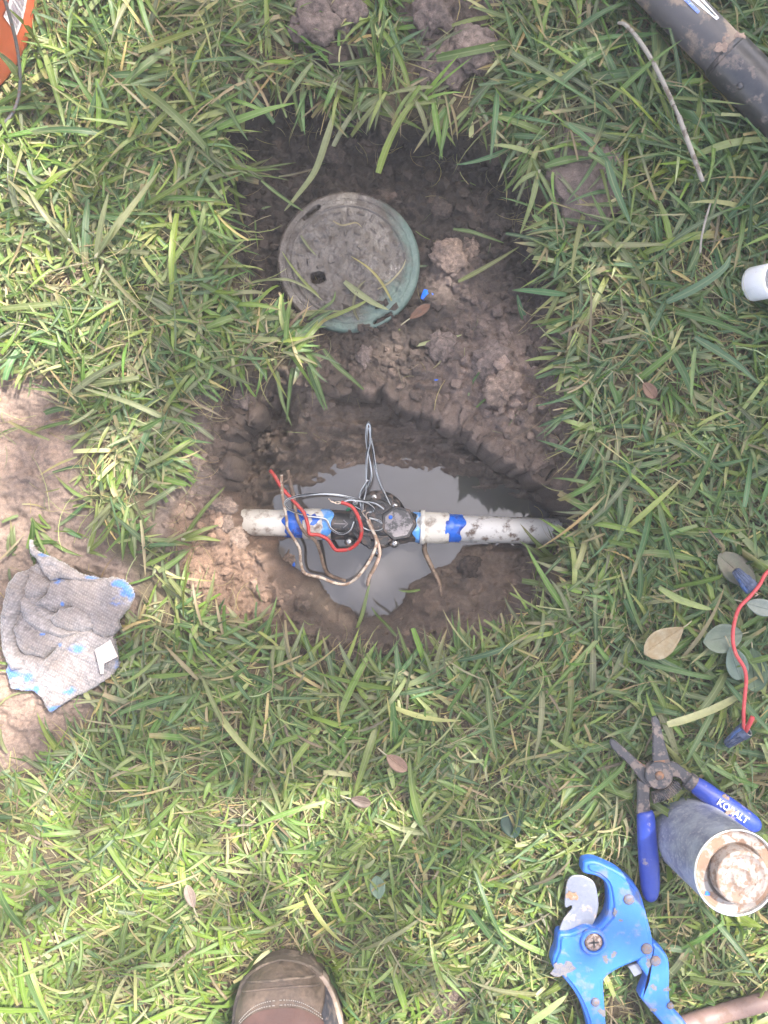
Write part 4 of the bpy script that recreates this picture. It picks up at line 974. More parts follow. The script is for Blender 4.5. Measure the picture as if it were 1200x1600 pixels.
mud_blob(tp, (-0.006, -0.0345, HC - 0.0035), 0.0065, stained('teal_primer', (0.2, 0.50, 0.60), 0.35, (0.6, 0.66, 0.66), 0.4, 200), 0.06, 2, 'primer_spot')
mud_blob(tp, (-0.027, -0.020, HC - 0.003), 0.003, PRIMER, 0.08, 1, 'primer_spot')
FOOT.append((PA([(1030, 1270), (1075, 1245), (1130, 1270), (1200, 1300), (1230, 1360), (1200, 1420), (1140, 1430), (1090, 1400), (1040, 1350)], 0.01), 0.010))

# ------------------------------------------------------------------ boot at the bottom edge
LEATHER = stained('worn_brown_leather', (0.085, 0.060, 0.045), 0.45, (0.19, 0.135, 0.098), 0.5, 70, var=0.3, bumpd=0.0008, edge=0.5)
VAMP = stained('reddish_brown_leather', (0.12, 0.06, 0.045), 0.5, (0.12, 0.06, 0.045), 0.4, 40, var=0.25, bumpd=0.0006, edge=0.6)
NAVY = stained('dark_side_leather', (0.05, 0.048, 0.062), 0.5, (0.15, 0.12, 0.11), 0.3, 60)
SOLE = stained('tan_midsole', (0.36, 0.28, 0.225), 0.6, (0.26, 0.19, 0.14), 0.3, 60)
OUTS = stained('dark_outsole', (0.10, 0.075, 0.055), 0.7, (0.2, 0.15, 0.11), 0.4, 60)
THREAD = plain('white_thread', (0.38, 0.34, 0.30), 0.8)
b0 = P(447, 1600, 0.02); b0.z = 0.004; b0 += Vector((0.003, -0.013, 0))
BOOT = thing('boot', 'brown leather work boot toe with white stitching at the bottom edge', 'boot', b0, math.radians(5))
# local: toe points +y, toe tip at y = +0.088
TOE = 0.090
def half(y):                                     # half width of the sole
    s = (TOE - y)
    return np.interp(s, [0, 0.004, 0.012, 0.025, 0.045, 0.075, 0.11, 0.16, 0.21, 0.26, 0.285, 0.298, 0.303], [0.0, 0.021, 0.036, 0.0475, 0.0555, 0.0610, 0.058, 0.048, 0.043, 0.0415, 0.035, 0.018, 0.0])
def topz(y):
    s = TOE - y; return np.interp(s, [0, 0.0012, 0.003, 0.006, 0.02, 0.045, 0.075, 0.11, 0.15, 0.19, 0.30], [0.001, 0.012, 0.021, 0.031, 0.046, 0.054, 0.060, 0.072, 0.092, 0.11, 0.11])
so_out = [( half(y), y) for y in TOE - np.linspace(0, 1, 60) ** 1.3 * 0.303] ; so_out = so_out + [(-a, b) for a, b in so_out[-2:0:-1]]
g = G(); slab(g, so_out, [(0.002, 0.0), (0, 0.002), (0, 0.013), (0.001, 0.014)]); g.out('outsole', OUTS, BOOT, False)
g = G(); slab(g, so_out, [(0.0008, 0.0135), (-0.0005, 0.015), (-0.0005, 0.026), (0.0012, 0.0275), (0.006, 0.0277)]); g.out('midsole', OUTS, BOOT, False)
rs_ = [(half(y), y) for y in np.linspace(TOE - 0.022, -0.17, 40)]; so2_ = rs_ + [(a - 0.0075, b) for a, b in rs_[::-1]]
g = G(); slab(g, so2_, [(-0.0012, 0.016), (-0.0012, 0.0285), (0.0004, 0.0295)]); ms = g.out('midsole_strip', SOLE, BOOT, False); ms['label'] = 'tan rubber strip along the outer side'
def upper(yy, aa, grow=0.0):
    w = (half(yy) - 0.0035) + grow; h = topz(yy) + grow
    c = np.cos(aa); s = np.sin(aa)
    return w * np.sign(c) * np.abs(c) ** 0.62, 0.026 + h * np.abs(s) ** 0.85
def upper_patch(name, y0, y1, a0, a1, mat, parent, grow=0.0, nu=60, nv=40, yf=None):
    g = G(); v = []; f = []
    for i in range(nu + 1):
        for j in range(nv + 1):
            a = lerp(a0, a1, j / nv)
            lo_, hi_ = (y0, y1) if yf is None else yf(a)
            y = lerp(lo_, hi_, (i / nu) ** 1.4 if yf is None else i / nu); x, z = upper(np.array(y), np.array(a), grow); v.append((float(x), float(y), float(z)))
    for i in range(nu):
        for j in range(nv): f.append((i * (nv + 1) + j, i * (nv + 1) + j + 1, (i + 1) * (nv + 1) + j + 1, (i + 1) * (nv + 1) + j))
    g.add(v, f); return g.out(name, mat, parent)
upper_patch('upper', TOE - 0.0008, TOE - 0.297, 0.0, math.pi, LEATHER, BOOT)
v_lo = lambda a: (TOE - 0.026 - 0.024 * abs((a - math.pi / 2) / 0.86) ** 2.0, -0.09)
vamp = upper_patch('vamp', 0, 0, math.pi / 2 - 0.86, math.pi / 2 + 0.86, VAMP, BOOT, 0.0016, 40, 40, v_lo)
upper_patch('side_panel', 0, 0, 0.06, 0.70, NAVY, BOOT, 0.0012, 40, 20, lambda a: (0.062 - 0.02 * a, -0.10))
def stitch_row(dy, sgn, grow):
    g = G()
    for k in range(20):
        a = math.pi / 2 + sgn * (0.010 + 0.86 * k / 20); a2 = a + sgn * 0.024
        pt = []
        for q_ in (a, a2):
            y = v_lo(q_)[0] + dy; x, z = upper(np.array(y), np.array(q_), grow); pt.append((float(x), float(y), float(z)))
        tube(g, pt, 0.0005, 6, 1)
    return g.out('stitching', THREAD, vamp)
for sg in (-1, 1):
    stitch_row(0.0025, sg, 0.0012); stitch_row(0.0065, sg, 0.0008)
# raised seam on the toe
g = G(); pts = []
for k in range(41):
    a = 0.25 + (math.pi - 0.5) * k / 40; y = TOE - 0.0115 - 0.016 * (1 - math.sin(a)) ** 1.2; x, z = upper(np.array(y), np.array(a), 0.0002); pts.append((float(x), float(y), float(z)))
tube(g, pts, 0.0014, 8, 1); g.out('toe_seam', LEATHER, BOOT)
g = G(); pts = []
for k in range(41):
    a = 0.12 + (math.pi - 0.24) * k / 40; y = TOE - 0.0062 - 0.012 * (1 - math.sin(a)) ** 1.2; x, z = upper(np.array(y), np.array(a), 0.0002); pts.append((float(x), float(y), float(z)))
tube(g, pts, 0.0016, 8, 1); g.out('toe_seam', OUTS, BOOT)
# shaft and lining
g = G(); v = []; f = []; n = 36; prof = [(0.0, 0.085, 0.046, 0.075), (0.0, 0.115, 0.044, 0.066), (-0.002, 0.15, 0.044, 0.058), (-0.004, 0.19, 0.048, 0.060), (-0.004, 0.196, 0.050, 0.062), (-0.004, 0.192, 0.045, 0.057), (0, 0.14, 0.040, 0.053), (0, 0.09, 0.02, 0.03)]
for off, z, rx, ry in prof:
    for k in range(n):
        a = 2 * math.pi * k / n; v.append((rx * math.cos(a), -0.135 + off + ry * math.sin(a), z))
for i in range(len(prof) - 1):
    for k in range(n): f.append((i * n + k, i * n + (k + 1) % n, (i + 1) * n + (k + 1) % n, (i + 1) * n + k))
f.append(tuple((len(prof) - 1) * n + k for k in range(n))); g.add(v, f); g.out('shaft', LEATHER, BOOT)
mr = Matrix.Rotation(math.radians(5), 3, 'Z')
FOOT.append((np.array([tuple(mr @ Vector((a * 1.0, b, 0)) + b0)[:2] for a, b in so_out]), 0.003))
# ------------------------------------------------------------------ shovel lying across the top right corner
HANDM = stained('dirty_black_handle', (0.075, 0.07, 0.075), 0.5, (0.22, 0.17, 0.135), 0.42, 28, var=0.2)
SOCK = stained('grey_hammered_steel', (0.075, 0.073, 0.078), 0.36, (0.16, 0.13, 0.115), 0.25, 50, metal=0.6)
h0 = P(1140, 90, 0.0)
SHOV = thing('shovel', 'shovel with dirty black handle and grey steel socket across the top right corner', 'shovel', h0)
A = P(880, -170, 0.052) - h0; B = P(1133, 88, 0.050) - h0; D = P(1265, 222, 0.046) - h0; E = P(1360, 318, 0.036) - h0
dirs = (D - A).normalized()
g = G(); tube(g, [A + dirs * -0.7, A, lerp(A, B, 0.5), B, B + dirs * 0.03], [0.0215, 0.0225, 0.0232, 0.0236, 0.0236], 28, 4); hd = g.out('handle', HANDM, SHOV)
g = G(); tube(g, [B - dirs * 0.004, B + dirs * 0.002, B + dirs * 0.012, lerp(B, D, 0.6), D, E], [0.0242, 0.0262, 0.0264, 0.0268, 0.027, 0.018], 32, 4); sk = g.out('socket', SOCK, SHOV)
side = dirs.cross(Vector((0, 0, 1))).normalized()
rv_ = P(1151, 141, 0.055) - h0
ax = B + dirs * (rv_ - B).dot(dirs); ou = (rv_ - ax); ou = (ou - dirs * ou.dot(dirs)); ou = Vector((-0.75 * 0 + ou.x, ou.y, 0)).normalized() * 0.8 + Vector((0, 0, 0.6))
g = G(); lathe(g, [(0.0038, -0.002), (0.0036, 0.001), (0.0024, 0.0022), (0.0001, 0.0026)], 16, False, False)
g.xf(Matrix.Translation(ax + ou.normalized() * 0.0268) @ Vector((0, 0, 1)).rotation_difference(ou).to_matrix().to_4x4()); g.out('rivet', SOCK, sk)
# dished blade beyond the picture
g = G(); v = []; f = []
for i in range(13):
    s = i / 12; w = 0.02 + 0.10 * min(1, s * 3.5) * (1 - max(0, (s - 0.6) / 0.4) ** 2 * 0.85)
    for j in range(11):
        u = j / 5 - 1; p = E + dirs * (-0.02 + 0.30 * s) + side * (w * u) + Vector((0, 0, 0.030 * u * u - 0.012 - 0.012 * math.sin(s * 3.0)))
        p.z = max(p.z, 0.012); v.append(p)
for i in range(12):
    for j in range(10): f.append((i * 11 + j, i * 11 + j + 1, (i + 1) * 11 + j + 1, (i + 1) * 11 + j))
g.add(v, f); bo_ = g.out('blade', SOCK, SHOV); so_ = bo_.modifiers.new('thickness', 'SOLIDIFY'); so_.thickness = 0.002
def handle_patch(name, s0_, s1_, a0, a1, dr, mat, taper=0.0, parent=None):
    g = G(); v = []; f = []; up_ = Vector((0, 0, 1))
    for i in range(9):
        s = lerp(s0_, s1_, i / 8)
        for j in range(9):
            a = lerp(lerp(a0, (a0 + a1) / 2, taper * (i / 8)), lerp(a1, (a0 + a1) / 2, taper * (i / 8)), j / 8)
            p = lerp(A, B, s) + (up_ * math.cos(a) + side * math.sin(a)) * (lerp(0.0225, 0.0236, s) + dr); v.append(p)
    for i in range(8):
        for j in range(8): f.append((i * 9 + j, i * 9 + j + 1, (i + 1) * 9 + j + 1, (i + 1) * 9 + j))
    g.add(v, f); return g.out(name, mat, parent)
stk = handle_patch('sticker', 0.60, 0.875, -0.75, 0.10, 0.0006, stained('white_label_print', (0.74, 0.78, 0.84), 0.3, (0.5, 0.55, 0.62), 0.3, 150), 0.75, hd)
handle_patch('sticker_band', 0.62, 0.80, 0.02, 0.22, 0.0010, stained('blue_label_print', (0.05, 0.12, 0.42), 0.35, (0.4, 0.45, 0.55), 0.2, 150), 0.3, stk)
handle_patch('sticker_band', 0.70, 0.86, -0.36, -0.28, 0.0012, BLACKP, 0.1, stk)
for k in range(5): 
    p = B + dirs * (-0.012 + 0.005 * k) + Vector((0, 0, 1)) * 0.0225 + side * (0.012 * math.sin(k * 2.3)); mud_blob(hd, p, 0.005 + 0.002 * (k % 2), MUDM, 0.2, k)
FOOT.append((np.array([tuple(h0 + q)[:2] for q in (A - dirs * 0.7 + side * 0.02, A - dirs * 0.7 - side * 0.02, E - side * 0.022, E + side * 0.022)]), 0.026))

# ------------------------------------------------------------------ reddish brown handle at the lower right corner
ROD = stained('reddish_brown_rod', (0.18, 0.115, 0.10), 0.5, (0.16, 0.10, 0.08), 0.4, 60, var=0.2)
r0 = P(1130, 1585, 0.0)
g = G(); tube(g, [P(940, 1648, 0.024) - r0, P(1068, 1602, 0.026) - r0, P(1130, 1583, 0.026) - r0, P(1205, 1562, 0.028) - r0, P(1400, 1505, 0.03) - r0], [0.0098, 0.0098, 0.0098, 0.0098, 0.0098], 20, 5)
rod = thing('tool_handle', 'reddish brown round tool handle at the lower right corner', 'handle', r0); g.out('shaft', ROD, rod)
g = G(); tube(g, [P(1398, 1505.5, 0.03) - r0, P(1440, 1493, 0.03) - r0, P(1445, 1492, 0.03) - r0], [0.0108, 0.0108, 0.004], 20, 3); g.out('end_cap', BLACKP, rod)
FOOT.append((PA([(930, 1628), (1070, 1588), (1410, 1490), (1410, 1522), (1070, 1618), (940, 1668)], 0.02), 0.017))

# ------------------------------------------------------------------ spliced red wire and its two blue wire nuts at the right edge
NUT = stained('navy_wire_nut', (0.02, 0.032, 0.075), 0.45, (0.07, 0.09, 0.15), 0.4, 80, var=0.3)
NUTB = stained('bright_blue_wire_nut', (0.03, 0.075, 0.22), 0.4, (0.04, 0.06, 0.12), 0.35, 80)
def wire_nut(label, tip, mouth, r, mats):
    """ribbed cone, wide end at its mouth"""
    o0 = Vector(tip); t_ = thing('wire_nut', label, 'wire nut', o0); d = Vector(mouth) - o0; Ln = d.length
    g = G(); v = []; f = []; n = 48
    prof = [(0.0, 0.25), (0.03, 0.5), (0.10, 0.58), (0.65, 0.80), (0.75, 0.98), (1.0, 1.0), (1.0, 0.82), (0.7, 0.5)]
    for s, rr in prof:
        for k in range(n):
            a = 2 * math.pi * k / n; rib = 1 + (0.07 * (1 if (k // 2) % 2 else -1) if 0.05 < s < 0.72 else 0); v.append((r * rr * rib * math.cos(a), r * rr * rib * math.sin(a), s * Ln))
    for i in range(len(prof) - 1):
        for k in range(n): f.append((i * n + k, i * n + (k + 1) % n, (i + 1) * n + (k + 1) % n, (i + 1) * n + k))
    f.append(tuple(range(n - 1, -1, -1))); f.append(tuple((len(prof) - 1) * n + k for k in range(n)))
    m4 = Vector((0, 0, 1)).rotation_difference(d).to_matrix().to_4x4(); g.add(v, f); g.xf(m4); sh = g.out('shell', mats[0], t_, False)
    for sg in (-1, 1):   # side wings
        q_ = G(); slab(q_, [(r * 0.5 * sg, Ln * 0.25), (r * 1.35 * sg, Ln * 0.55), (r * 1.4 * sg, Ln * 0.95), (r * 0.5 * sg, Ln * 0.95)], [(0, -0.001), (0, 0.001)]); q_.xf(m4 @ Matrix.Rotation(math.pi / 2, 4, 'X')); q_.out('wing', mats[1], t_, False)
    q_ = G(); tube(q_, [(r * 0.88 * math.cos(k * 0.6), r * 0.88 * math.sin(k * 0.6), Ln * (0.9 + 0.012 * k)) for k in range(14)], 0.0007, 6, 2); q_.xf(m4); q_.out('coil', STEEL, t_)
    return t_
wire_nut('navy wire nut beside the bend of the red wire at the right edge', P(1148, 890, 0.030), P(1176, 921, 0.034), 0.0085, (NUT, NUTB))
wire_nut('blue wire nut holding the lower end of the red wire', P(1134, 1164, 0.024), P(1166, 1140, 0.036), 0.0085, (NUT, NUTB))
wire('red_wire', 'thin bright red wire running down the right edge between two wire nuts', 'wire',
     [(1235, 870, 0.03), (1200, 893, 0.036), (1186, 915, 0.042), (1172, 932, 0.044), (1155, 950, 0.044), (1147, 975, 0.044), (1145, 1000, 0.044), (1150, 1022, 0.044), (1162, 1042, 0.044), (1166, 1060, 0.044), (1164, 1085, 0.044), (1162, 1110, 0.044), (1162, 1130, 0.040), (1161, 1146, 0.034)],
     0.0020, RED_BRIGHT, [[(1180, 926, 0.045), (1184, 929, 0.048), (1179, 932, 0.046)]])
wire('red_wire', 'short red wire stub sticking out of the lower wire nut', 'wire', [(1176, 1120, 0.046), (1173, 1127, 0.044), (1168, 1137, 0.038), (1164, 1144, 0.034)], 0.0026, RED_BRIGHT)
FOOT.append((PA([(1140, 880), (1165, 885), (1195, 900), (1195, 925), (1176, 935), (1160, 925)], 0.03), 0.024))
FOOT.append((PA([(1130, 1155), (1155, 1128), (1180, 1128), (1180, 1160), (1145, 1178)], 0.03), 0.020))
def wire_foot(pts, hw, z):
    p = PA([q[:2] for q in pts], z); d = np.gradient(p, axis=0); n_ = np.stack([-d[:, 1], d[:, 0]], 1); n_ /= np.linalg.norm(n_, axis=1, keepdims=True)
    FOOT.append((np.concatenate([p + n_ * hw, (p - n_ * hw)[::-1]]), z))
wire_foot([(1235, 870), (1200, 893), (1186, 915), (1172, 932), (1155, 950), (1147, 975), (1145, 1000), (1150, 1022), (1162, 1042), (1166, 1060), (1164, 1085), (1162, 1110), (1162, 1130), (1161, 1146)], 0.004, 0.038)

# ------------------------------------------------------------------ single leaves, stems, sprigs, clods
def leaf_mat(name, c, c2=None, rough=0.5, transl=0.2):
    m, t, b, o = nt(name); n = noise(t, 90, 5, 0.65); n2 = noise(t, 500, 3)
    cc = mix(t, ramp(t, n, 0.38, 0.62), c, c2 or tuple(q * 0.7 for q in c)); cc = mix(t, 1.0, cc, mix(t, n2, (0.8,) * 3, (1.2,) * 3), 'MULTIPLY')
    t.links.new(cc, b.inputs['Base Color']); b.inputs['Roughness'].default_value = rough
    tr = node(t, 'ShaderNodeBsdfTranslucent'); t.links.new(cc, tr.inputs['Color']); mx = node(t, 'ShaderNodeMixShader'); mx.inputs[0].default_value = transl
    t.links.new(b.outputs[0], mx.inputs[1]); t.links.new(tr.outputs[0], mx.inputs[2]); t.links.new(mx.outputs[0], o.inputs[0]); return m
VEIN = plain('leaf_vein', (0.30, 0.27, 0.17), 0.6)
def leaf(label, px0, py0, px1, py1, wpx, z, mat, curl=0.2, tilt=0.0, blunt=0.5, group=None, cat='leaf', foot=True):
    """leaf from stalk end to tip, given on the photo, lying at height z"""
    a = P(px0, py0, z); bb = P(px1, py1, z + tilt); t_ = thing('fallen_leaf', label, cat, a, 0, group)
    d = bb - a; L = d.length; d.normalize(); s = Vector((0, 0, 1)).cross(d).normalized(); n_ = d.cross(s)
    W = wpx * PX * 0.5; g = G(); v = []; f = []; NU, NV = 14, 8
    for i in range(NU + 1):
        u = i / NU; w = W * (math.sin(math.pi * u ** (0.7 + 0.9 * blunt)) ** 0.55) if 0 < u < 1 else 0.0003
        for j in range(NV + 1):
            q_ = j / NV * 2 - 1
            h = curl * W * (q_ * q_ - 0.3) - 0.12 * curl * W * math.cos(q_ * 9 + u * 7) * 0.6 + curl * 0.25 * L * (u - 0.5) ** 2
            v.append(d * (u * L) + s * (q_ * w) + n_ * (h * min(1, w / W + 0.05)))
    for i in range(NU):
        for j in range(NV): f.append((i * (NV + 1) + j, i * (NV + 1) + j + 1, (i + 1) * (NV + 1) + j + 1, (i + 1) * (NV + 1) + j))
    g.add(v, f); o_ = g.out('leaf_blade', mat, t_); so2 = o_.modifiers.new('thickness', 'SOLIDIFY'); so2.thickness = 0.0004
    g = G(); tube(g, [Vector(v[i * (NV + 1) + NV // 2]) + n_ * 0.0003 for i in range(0, NU + 1, 2)], [0.0009] + [0.0007] * (NU // 2 - 1) + [0.0002], 6, 2); g.out('midrib', mat, t_)
    g = G(); tube(g, [d * 0.002, d * -0.006, d * -0.012 - n_ * 0.003], 0.0008, 6, 3); g.out('stalk', VEIN, t_)
    if foot:
        A2 = np.array([px0, py0], float); B2 = np.array([px1, py1], float); M = (A2 + B2) / 2; e = (B2 - A2) / np.linalg.norm(B2 - A2); nn = np.array([-e[1], e[0]])
        FOOT.append((PA([tuple(M + e * np.linalg.norm(B2 - A2) / 2 * math.cos(k * math.pi / 6) + nn * wpx / 2 * math.sin(k * math.pi / 6)) for k in range(12)], z), z - 0.003))
    return t_
leaf('yellow brown curled dead leaf right of the hole', 1068, 980, 1006, 1022, 42, 0.034, leaf_mat('yellow_dead_leaf', (0.26, 0.19, 0.095), (0.34, 0.285, 0.185)), 0.45, 0.004, 0.9)
leaf('small tan pointed dead leaf in the grass below the hole', 604, 1180, 636, 1204, 22, 0.036, leaf_mat('tan_dead_leaf', (0.26, 0.16, 0.11), (0.20, 0.12, 0.08)), 0.35)
leaf('grey green round weed leaf right of the yellow dead leaf', 1160, 990, 1098, 1003, 44, 0.028, leaf_mat('grey_green_leaf', (0.115, 0.15, 0.11), (0.15, 0.185, 0.14)), 0.4, 0.008)
leaf('pale blue green weed leaf under the bend of the red wire', 1140, 1010, 1158, 1062, 34, 0.036, leaf_mat('blue_green_leaf', (0.125, 0.18, 0.145), (0.15, 0.205, 0.165)), 0.45, -0.008)
leaf('dull grey brown broad leaf above the navy wire nut', 1180, 915, 1122, 866, 42, 0.016, leaf_mat('dull_leaf', (0.14, 0.15, 0.10), (0.17, 0.15, 0.11)), 0.15)
leaf('dark green broad leaf partly shaded beside the lower red wire', 1175, 1012, 1180, 1082, 42, 0.026, leaf_mat('dark_broad_leaf', (0.055, 0.095, 0.055), (0.07, 0.12, 0.06)), 0.3, foot=False)
leaf('pale grey leaf cut by the right edge near the red wire', 1166, 942, 1212, 955, 26, 0.036, leaf_mat('pale_grey_leaf', (0.20, 0.23, 0.20), (0.17, 0.20, 0.17)), 0.2)
leaf('dark grey green leaf standing in the lower lawn', 592, 1405, 588, 1368, 24, 0.022, leaf_mat('dusky_leaf', (0.10, 0.16, 0.10), (0.13, 0.19, 0.13)), 0.25, foot=False)
leaf('beige dried leaf in the bright lower left lawn', 303, 1418, 292, 1382, 17, 0.036, leaf_mat('beige_leaf', (0.26, 0.20, 0.16), (0.20, 0.145, 0.11)), 0.3)
leaf('dark shiny green leaf in a gap of the lower lawn', 805, 1310, 792, 1266, 32, 0.014, leaf_mat('dark_shiny_leaf', (0.025, 0.055, 0.035), (0.03, 0.07, 0.04), 0.3), 0.2, foot=False)
leaf('reddish brown small leaf beside the green lid', 640, 498, 672, 476, 15, -0.020, leaf_mat('red_brown_leaf', (0.14, 0.062, 0.032), (0.10, 0.05, 0.03)), 0.3, foot=False)
leaf('brown withered leaf in the right lawn by the dug edge', 1005, 598, 1024, 622, 20, 0.030, leaf_mat('withered_leaf', (0.20, 0.11, 0.07)), 0.4)
leaf('dark purple brown leaf in the lawn below the small tan leaf', 548, 1248, 580, 1256, 18, 0.030, leaf_mat('purple_brown_leaf', (0.12, 0.08, 0.06)), 0.3)
leaf('orange brown leaf tip against the left side of the lid', 462, 524, 492, 510, 11, -0.012, leaf_mat('orange_leaf', (0.45, 0.22, 0.06), (0.35, 0.18, 0.06)), 0.2, foot=False)

def bits(name, label, cat, px, py, r, mat, dz=0.3, seed=0, squash=0.75, n=2, group=None, amp=0.35, cols=None):
    p = P(px, py, -0.03); z = gz_at(p.x, p.y); p = P(px, py, z)
    z = gz_at(p.x, p.y)
    bm = bmesh.new(); bmesh.ops.create_icosphere(bm, subdivisions=n, radius=1.0)
    V = np.array([q.co[:] for q in bm.verts]); F = [[q.index for q in f_.verts] for f_ in bm.faces]; bm.free()
    rs = np.random.default_rng(seed + 100); o1 = rs.random(6) * 9
    k = 1 + amp * fbm(V[:, 0] * 1.7 + o1[0] + V[:, 2], V[:, 1] * 1.7 + o1[1] - V[:, 2], 3, seed) + amp * 0.9 * fbm(V[:, 0] * 4 + o1[2] + V[:, 2] * 2.5, V[:, 1] * 4 - V[:, 2] * 2.5, 4, seed + 3, 0.65)
    V = V * k[:, None] * r * np.array([1 + 0.3 * rs.normal() * 0.5, 1 + 0.3 * rs.normal() * 0.5, squash])
    c = None
    if cols is not None: c = np.concatenate([np.clip(np.array(cols) * (1 + 0.25 * rs.normal(size=(len(V), 1))), 0.01, 0.8), np.full((len(V), 1), 0.15)], 1)
    o_ = build(name, V, F, mat, None, n > 1, cols=c); o_.location = (p.x, p.y, z + r * squash * dz)
    return tag(o_, label, cat, group)
G_ = (0.14, 0.107, 0.094); K_ = (0.20, 0.146, 0.116); D_ = (0.062, 0.046, 0.038)
for i, (lab, px, py, r, c) in enumerate((
    ('largest pale tan clod right of the green lid', 702, 402, 0.016, K_), ('knobbly tan clod just above right of the palest clod', 734, 390, 0.014, K_),
    ('pinkish crumbly clod low on the right heap of dug soil', 782, 604, 0.020, K_), ('broad grey pink clod on the right heap of dug soil', 768, 568, 0.022, G_),
    ('round grey pebble like clod at the right edge of the heap', 828, 608, 0.006, K_), ('dark clod right of the heap under the grass', 832, 560, 0.010, D_),
    ('brown clod under the near rim of the lid', 570, 556, 0.010, G_), ('grey brown clod between lid and heap', 690, 540, 0.014, G_),
    ('rough brown clod near the upper right of the lid', 690, 330, 0.012, D_), ('dark clod in the shaded far corner of the dug soil', 780, 350, 0.013, D_),
    ('dark clod at the far wall above the lid', 520, 240, 0.013, D_), ('crumbly dark clod left of the lid', 385, 330, 0.012, D_),
    ('large round clod at the top edge left of the grass tuft', 496, 36, 0.030, G_), ('smaller clod at the top edge beside the round clod', 545, 18, 0.020, G_),
    ('dark clod below the round clod at the top edge', 520, 82, 0.020, D_), ('flat clod at the top edge right of the grass tuft', 672, 30, 0.026, G_),
    ('brown clod hanging down from the top right clods', 690, 104, 0.024, G_), ('grey clod right of the top clods', 738, 78, 0.022, G_),
    ('flat grey mud slab in the upper right lawn', 918, 288, 0.040, G_), ('small grey clod on the left end of the mud slab', 872, 268, 0.012, G_),
    ('brown clod in the lawn above the mud slab', 872, 205, 0.016, K_), ('muddy clod on the slope left of the pool', 455, 872, 0.012, K_), ('dark clod on the right bank of the pool', 735, 885, 0.016, D_),
    ('tan mud lump above the buried end of the left pipe', 372, 792, 0.013, K_), ('tan mud lump below the buried end of the left pipe', 380, 838, 0.014, K_), ('tan mud lump covering the tip of the left pipe', 361, 818, 0.013, K_), ('rounded clod on the left wall of the hole', 400, 690, 0.014, D_), ('brown clod left of the hole below the grass', 375, 622, 0.013, G_))):
    bits('soil_clod', lab, 'clod', px, py, r, SOIL, 0.15, i * 7 + 1, 0.62 if 'slab' not in lab else 0.3, 4 if r > 0.009 else 2, 'soil clods', 0.42, c)
for i, (lab, px, py, r) in enumerate((('bright blue scrap of dried primer beside the green lid', 665, 461, 0.0055), ('tiny blue primer speck above the hole', 555, 614, 0.0028), ('tiny blue primer speck on the heap of soil', 681, 593, 0.0024),
                                      ('blue primer speck on the mud left of the pool', 461, 880, 0.0045), ('tiny blue primer speck in the grass below left of the hole', 344, 1015, 0.0030))):
    bits('primer_scrap', lab, 'scrap', px, py, r, PRIMER, 0.5, i + 50, 0.45, 1, 'scraps of blue primer', 0.9)

def one_blade(label, pts, w, pal, name='torn_leaf', cat='leaf', group='loose torn leaves', flatz=True, tips=1.0, roll=0.0):
    """a single folded leaf along photo points (px, py, z)"""
    w = w * 0.78; pal = tuple(q * 0.78 for q in pal)
    c = spline([tuple(P(*q)) for q in pts], 6); m = len(c); g = G(); v = []; cl = []; f = []
    for i in range(m):
        d = Vector(c[min(i + 1, m - 1)] - c[max(i - 1, 0)]).normalized(); s = Vector((0, 0, 1)).cross(d); s = s.normalized() if s.length > 1e-6 else Vector((1, 0, 0)); n_ = d.cross(s)
        s = s * math.cos(roll) + n_ * math.sin(roll); n_ = d.cross(s)
        u = i / (m - 1); ww = w * 0.5 * (0.55 + 0.45 * min(1, u * 4)) * (max(0, 1 - u ** 2.6) ** 0.8 * tips + (1 - tips) + 0.02)
        for k, sg in enumerate((-1, 0, 1)):
            v.append(Vector(c[i]) + s * (sg * ww) + n_ * (0.25 * ww * (1 if sg else -1))); cc = np.array(pal) * (0.92 + 0.2 * u); cl.append((*cc, k * 0.5))
    for i in range(m - 1):
        for k in range(2): f.append((i * 3 + k, i * 3 + k + 1, (i + 1) * 3 + k + 1, (i + 1) * 3 + k))
    o_ = build(name, v, f, BLADE, None, True, cols=cl)
    return tag(o_, label, cat, group) if label else o_
GR = (0.11, 0.18, 0.045); PG = (0.30, 0.33, 0.16); YG = (0.22, 0.27, 0.06); ST = (0.40, 0.35, 0.22)
